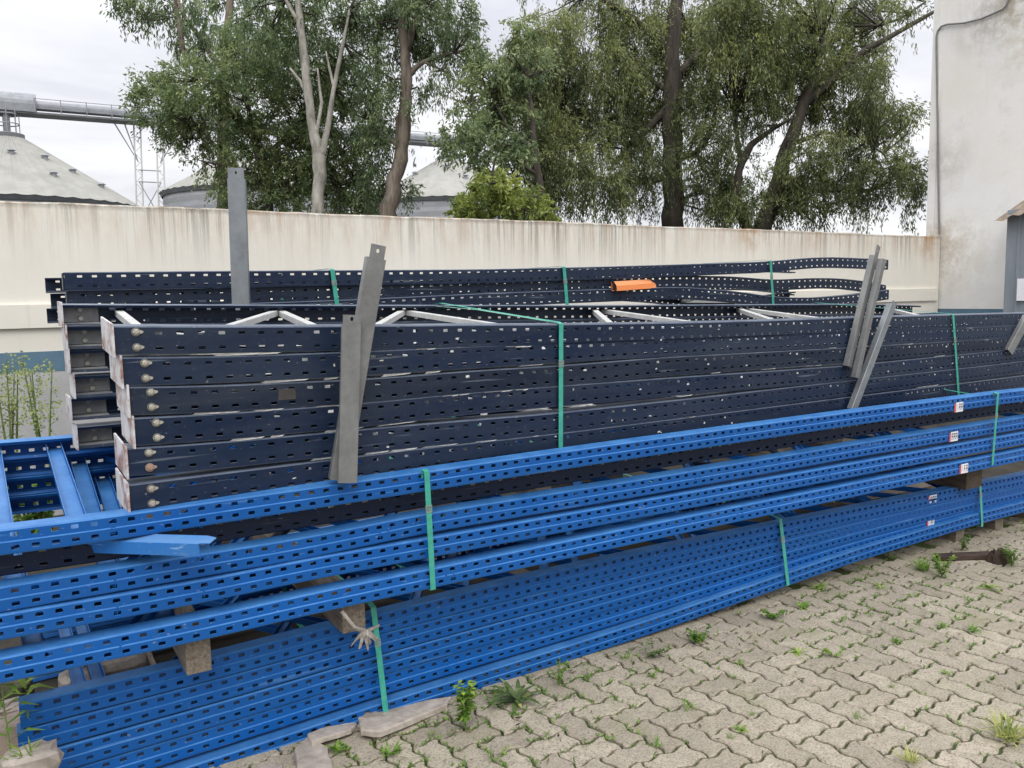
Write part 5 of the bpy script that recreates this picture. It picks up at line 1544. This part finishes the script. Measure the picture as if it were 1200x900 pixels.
def weed(label, px, py, style, size, group=None, tint=.5, mat=None, name='weed', n=None, base=None, slim=.35):
    p = Vector(base) if base is not None else on_z(px, py, .0)
    t = thing(name, label, 'plant' if name != 'weed' else 'weed', tuple(p), group)
    st = None
    if style == 'rosette': Q = blades(p, n or 16, size, size * .17, .75, .9, 4)
    elif style == 'grass': Q = blades(p, n or 26, size, size * .07, .95, .5, 3, size * .25)
    elif style == 'bushy':
        Q, st = bushy(p, size, size * slim, int((n or 60) * 1.5), size * .21, size * .10)
    elif style == 'sprig':
        Q, st = bushy(p, size * .5, size * .6, int((n or 34) * 1.5), size * .24, size * .12, 6)
    Q = np.array(Q); tn = np.clip(tint + rng.normal(0, .18, len(Q)), 0, 1)
    mesh_np('leaves', Q - np.array(p), mat or M_WEED, t, tn)
    if st:
        mb = MB()
        for s_ in st: mb.tube(list(s_), [size * .018, size * .014, size * .007], 5)
        mb.build('stem', M_STEM, t)
    return t

weed('dandelion-like rosette weed with long leaves below the blue bundle, largest rosette on the pavers', 606, 822, 'rosette', .125, tint=.34, n=22, mat=M_WEEDG)
weed('tall leafy weed standing against the lower blue bundle right of the long broken slab', 545, 853, 'bushy', .17, tint=.60, n=110, slim=.16)
weed('spiky little weed in front of the long broken slab', 458, 885, 'rosette', .055, tint=.55, n=16)
weed('bushy green weed on the pavers a little right of the middle of the lower bundle', 823, 752, 'sprig', .115, tint=.42, n=80)
weed('sparse grey-green weed between two pavers left of the bushy one', 765, 769, 'sprig', .10, tint=.40, n=46, mat=M_WEEDG)
weed('yellow-green seedling on the pavers with broad bright leaves', 934, 765, 'rosette', .055, tint=.95, n=10)
weed('bright upright sprig on the pavers right of the yellow-green seedling', 979, 770, 'sprig', .075, tint=.75, n=36)
weed('large bright green weed in front of the dark brown plank', 1104, 676, 'bushy', .13, tint=.72, n=110)
weed('low grassy weed spreading left of the large bright weed near the plank', 1082, 668, 'grass', .085, tint=.62, n=60)
weed('dark green weed at the right edge beside the crumpled rag', 1186, 664, 'bushy', .13, tint=.45, n=80)
weed('grey-green weed growing at the foot of the pallet', 1128, 645, 'bushy', .11, tint=.30, n=60)
weed('small weed sprouting under the blue bundle left of the largest rosette', 577, 826, 'sprig', .07, tint=.52, n=36)
weed('leafy weed climbing beside the blue bundle right of the largest rosette', 655, 803, 'bushy', .10, tint=.50, n=50)
weed('tuft of weed close to the blue bundle beneath its middle strap', 905, 724, 'sprig', .10, tint=.44, n=60)
weed('light dry tuft of grass at the lower right corner of the paving', 1180, 866, 'grass', .10, tint=.85, n=60, mat=M_WEEDG)
weed('straw-coloured tuft between pavers at the bottom right', 1068, 893, 'grass', .06, tint=.95, n=40, mat=M_WEEDG)
small = [(580, 893, .06), (868, 857, .035), (806, 832, .05), (858, 795, .035), (765, 792, .03), (868, 720, .03), (690, 794, .05), (868, 778, .03), (1005, 842, .035), (1045, 806, .03), (1140, 740, .04), (1030, 690, .055), (985, 700, .045), (940, 712, .05),
         (1020, 722, .03), (1185, 728, .04), (1105, 735, .035), (735, 773, .05), (640, 860, .03), (395, 880, .05), (505, 862, .03), (985, 728, .035), (1050, 752, .035), (716, 868, .03), (856, 866, .03), (1160, 690, .06), (1045, 655, .05), (1010, 668, .06), (960, 690, .06), (770, 876, .04), (880, 838, .03), (1110, 790, .03)]
marks = [(606, 822, 'the large rosette'), (545, 853, 'the tall leafy weed'), (458, 885, 'the spiky little weed'), (823, 752, 'the bushy weed'), (765, 769, 'the sparse grey-green weed'), (934, 765, 'the yellow-green seedling'),
         (979, 770, 'the bright upright sprig'), (1104, 676, 'the large bright weed by the plank'), (1180, 866, 'the dry corner tuft'), (1068, 893, 'the straw-coloured tuft'), (905, 724, 'the middle strap'), (655, 803, 'the climbing leafy weed'), (1186, 664, 'the crumpled rag')]
used = {}
for k, (px, py, s_) in enumerate(small):
    st_ = ('sprig', 'rosette', 'grass')[k % 3]
    what = {'sprig': 'leafy sprig', 'rosette': 'flat rosette weed', 'grass': 'small grass tuft'}[st_]
    for mx_, my_, nm in sorted(marks, key=lambda m: math.hypot(m[0] - px, 1.6 * (m[1] - py))):
        dxx, dyy = px - mx_, 1.6 * (py - my_)
        side_ = ('right of ' if dxx > 0 else 'left of ') if abs(dxx) > abs(dyy) else ('in front of ' if dyy > 0 else 'behind ')
        lab = '%s in a joint, %s%s' % (what, side_, nm)
        if lab not in used: break
    used[lab] = 1
    weed(lab, px, py, st_, s_ * 1.15, 'small weeds between the pavers', tint=random.uniform(.4, .75), n=14)

# plants at the lower left corner
def stalk(label, base, h, nl, L, w, mat, tint, lean=(0, 0), name='wild_plant', fan=.5, tex=None):
    p = Vector(base); t = thing(name, label, 'plant', tuple(p))
    tip = p + Vector((lean[0], lean[1], h)); mid = p.lerp(tip, .5) + Vector((lean[0] * .15, 0, 0))
    mb = MB(); mb.tube([p, mid, tip], [h * .012, h * .010, h * .004], 6); mb.build('stem', M_STEM, t)
    Q = []
    for k in range(nl):
        f = .12 + .88 * (k + .5) / nl
        q0 = p.lerp(mid, f * 2) if f < .5 else mid.lerp(tip, f * 2 - 1)
        a = k * 2.4 + random.uniform(-.4, .4); el = random.uniform(.1, .8) * fan * 1.6
        d = Vector((math.cos(a) * math.cos(el), math.sin(a) * math.cos(el), math.sin(el))); sd = d.cross(Vector((0, 0, 1))).normalized()
        ln = L * random.uniform(.7, 1.2) * (1.1 - .4 * f)
        m1 = q0 + d * ln * .5; e = q0 + d * ln + Vector((0, 0, -ln * .35))
        Q.append([tuple(q0 - sd * w * .15), tuple(q0 + sd * w * .15), tuple(m1 + sd * w / 2), tuple(m1 - sd * w / 2)])
        Q.append([tuple(m1 - sd * w / 2), tuple(m1 + sd * w / 2), tuple(e + sd * w * .05), tuple(e - sd * w * .05)])
    Q = np.array(Q); mesh_np('leaves', Q - np.array(p), mat, t, np.clip(tint + rng.normal(0, .12, len(Q)), 0, 1))
    return t
def gp(px, py, Y): return on_y(px, py, Y)
stalk('young upright plant with narrow leaves at the lower left corner', gp(13, 884, 2.72), .26, 13, .11, .018, M_WEED, .45, (-.01, 0))
stalk('small plant with bright pointed leaves just above the end of the lower blue bundle', gp(32, 830, 2.86), .085, 9, .09, .020, M_WEED, .80)
weed('grass tuft growing against the end of the lower blue bundle', 26, 895, 'grass', .085, tint=.7, n=16, base=tuple(gp(28, 893, 2.64)))

# tall flowering weeds in front of the wall
def tall_weed(label, px, top_py, Y, seed, w_px):
    r = random.Random(seed)
    foot = on_y(px, 560, Y); foot.z = 0.0
    k_ = (foot - EYE).dot(fwd) / FPX
    topz = on_y(px, top_py, Y).z
    t = thing('flowering_weed', label, 'plant', tuple(foot))
    mb = MB(); Q = []; Q2 = []
    for s_ in range(4):
        tip = Vector((foot.x + r.uniform(-.5, .5) * w_px * k_, foot.y + r.uniform(-.10, .10), topz * r.uniform(.86, 1.0)))
        mid = foot.lerp(tip, .55) + Vector((r.uniform(-.03, .03), 0, 0))
        mb.tube([foot, mid, tip], [.010, .008, .003], 6)
        for k in range(34):
            f = r.uniform(.2, 1.0); q0 = foot.lerp(mid, f * 2) if f < .5 else mid.lerp(tip, f * 2 - 1)
            a = r.uniform(0, 6.28); d = Vector((math.cos(a), math.sin(a), r.uniform(-.3, .8))).normalized(); sd = d.cross(Vector((0, 0, 1))).normalized()
            ln = r.uniform(.04, .10) * (1.25 - .6 * f); ww = ln * .26
            Q.append([tuple(q0), tuple(q0 + d * ln * .5 + sd * ww / 2), tuple(q0 + d * ln - Vector((0, 0, ln * .3))), tuple(q0 + d * ln * .5 - sd * ww / 2)])
            if f > .62:
                for _ in range(7):
                    e = q0 + d * ln * .9 + Vector((r.uniform(-.03, .03), r.uniform(-.03, .03), r.uniform(-.01, .045)))
                    rr = r.uniform(.004, .0085); b1 = Vector((rr, 0, 0)); b2 = Vector((0, rr * .5, rr * .9))
                    Q2.append([tuple(e - b1), tuple(e - b2), tuple(e + b1), tuple(e + b2)])
    mb.build('stem', M_STEM, t)['kind'] = 'stuff'
    Q = np.array(Q); mesh_np('leaves', Q - np.array(foot), M_WEEDG, t, np.clip(.45 + rng.normal(0, .15, len(Q)), 0, 1))
    Q2 = np.array(Q2); mesh_np('flower_heads', Q2 - np.array(foot), M_WEEDG, t, np.clip(.72 + rng.normal(0, .18, len(Q2)), 0, 1))['kind'] = 'stuff'
tall_weed('tall pale flowering weed in front of the wall at the left edge', 15, 418, 6.3, 3, 34)
tall_weed('tall pale flowering weed in front of the wall beside the navy frame ends', 55, 410, 6.0, 8, 32)
weed('low leafy undergrowth plant at the wall between the two flowering weeds', 30, 515, 'bushy', .55, tint=.35, n=160, base=(on_y(34, 515, 5.9).x, 5.9, 0), name='leafy_plant')

# moss and tiny grass in the joints of the shaded strip along the bundle
Q = []
outl = paver_outline(0.0, 0.0)
near = [q for q in spots if q[0] > 0 and .5 < q[1] < 8]
for k in range(5200):
    size, cx, cy, rz = random.choice(near)
    if random.random() > .10 + .9 * math.exp(-max(0, 2.75 - cy) / .55): continue
    if math.sin(cx * 1.9 + 2 * cy) * math.sin(cy * 3.7 - cx) < random.uniform(-.6, .5): continue
    ox, oy = random.choice(outl)
    x0 = cx + ox * math.cos(rz) - oy * math.sin(rz); y0 = cy + ox * math.sin(rz) + oy * math.cos(rz)
    for kk in range(4):
        a = random.uniform(0, 6.28); L_ = random.uniform(.008, .026)
        p = Vector((x0 + random.gauss(0, .006), y0 + random.gauss(0, .006), -.006)); d = Vector((math.cos(a) * .8, math.sin(a) * .8, .6)); s = Vector((-math.sin(a), math.cos(a), 0)) * random.uniform(.0015, .0045)
        Q.append([tuple(p - s * .4), tuple(p + d * L_ * .5 - s), tuple(p + d * L_), tuple(p + d * L_ * .5 + s)])
Q = np.array(Q); o = mesh_np('joint_grass', Q, M_WEED, None, np.clip(.4 + rng.normal(0, .2, len(Q)), 0, 1)); tag(o, kind='stuff')

# dead leaves and bits of bark blown against the bundles
M_LITTER = leaf_mat('leaf_litter', (0.05, 0.032, 0.018), (0.13, 0.085, 0.045), (0.30, 0.22, 0.12))
Q = []
for k in range(700):
    x = random.uniform(.4, 8.0); y = 2.78 - abs(random.gauss(0, .30)) if k < 420 else random.uniform(.8, 2.7)
    a = random.uniform(0, 6.28); L_ = random.uniform(.010, .035); w_ = L_ * random.uniform(.15, .4); z = random.uniform(.004, .009)
    d = Vector((math.cos(a), math.sin(a), random.uniform(-.1, .2))); sd = Vector((-math.sin(a), math.cos(a), random.uniform(-.3, .3)))
    p = Vector((x, y, z + .002))
    Q.append([tuple(p - d * L_ / 2), tuple(p + sd * w_ / 2), tuple(p + d * L_ / 2 + Vector((0, 0, .003))), tuple(p - sd * w_ / 2)])
o = mesh_np('leaf_litter', np.array(Q), M_LITTER, None, np.clip(.5 + rng.normal(0, .3, len(Q)), 0, 1)); tag(o, kind='stuff')
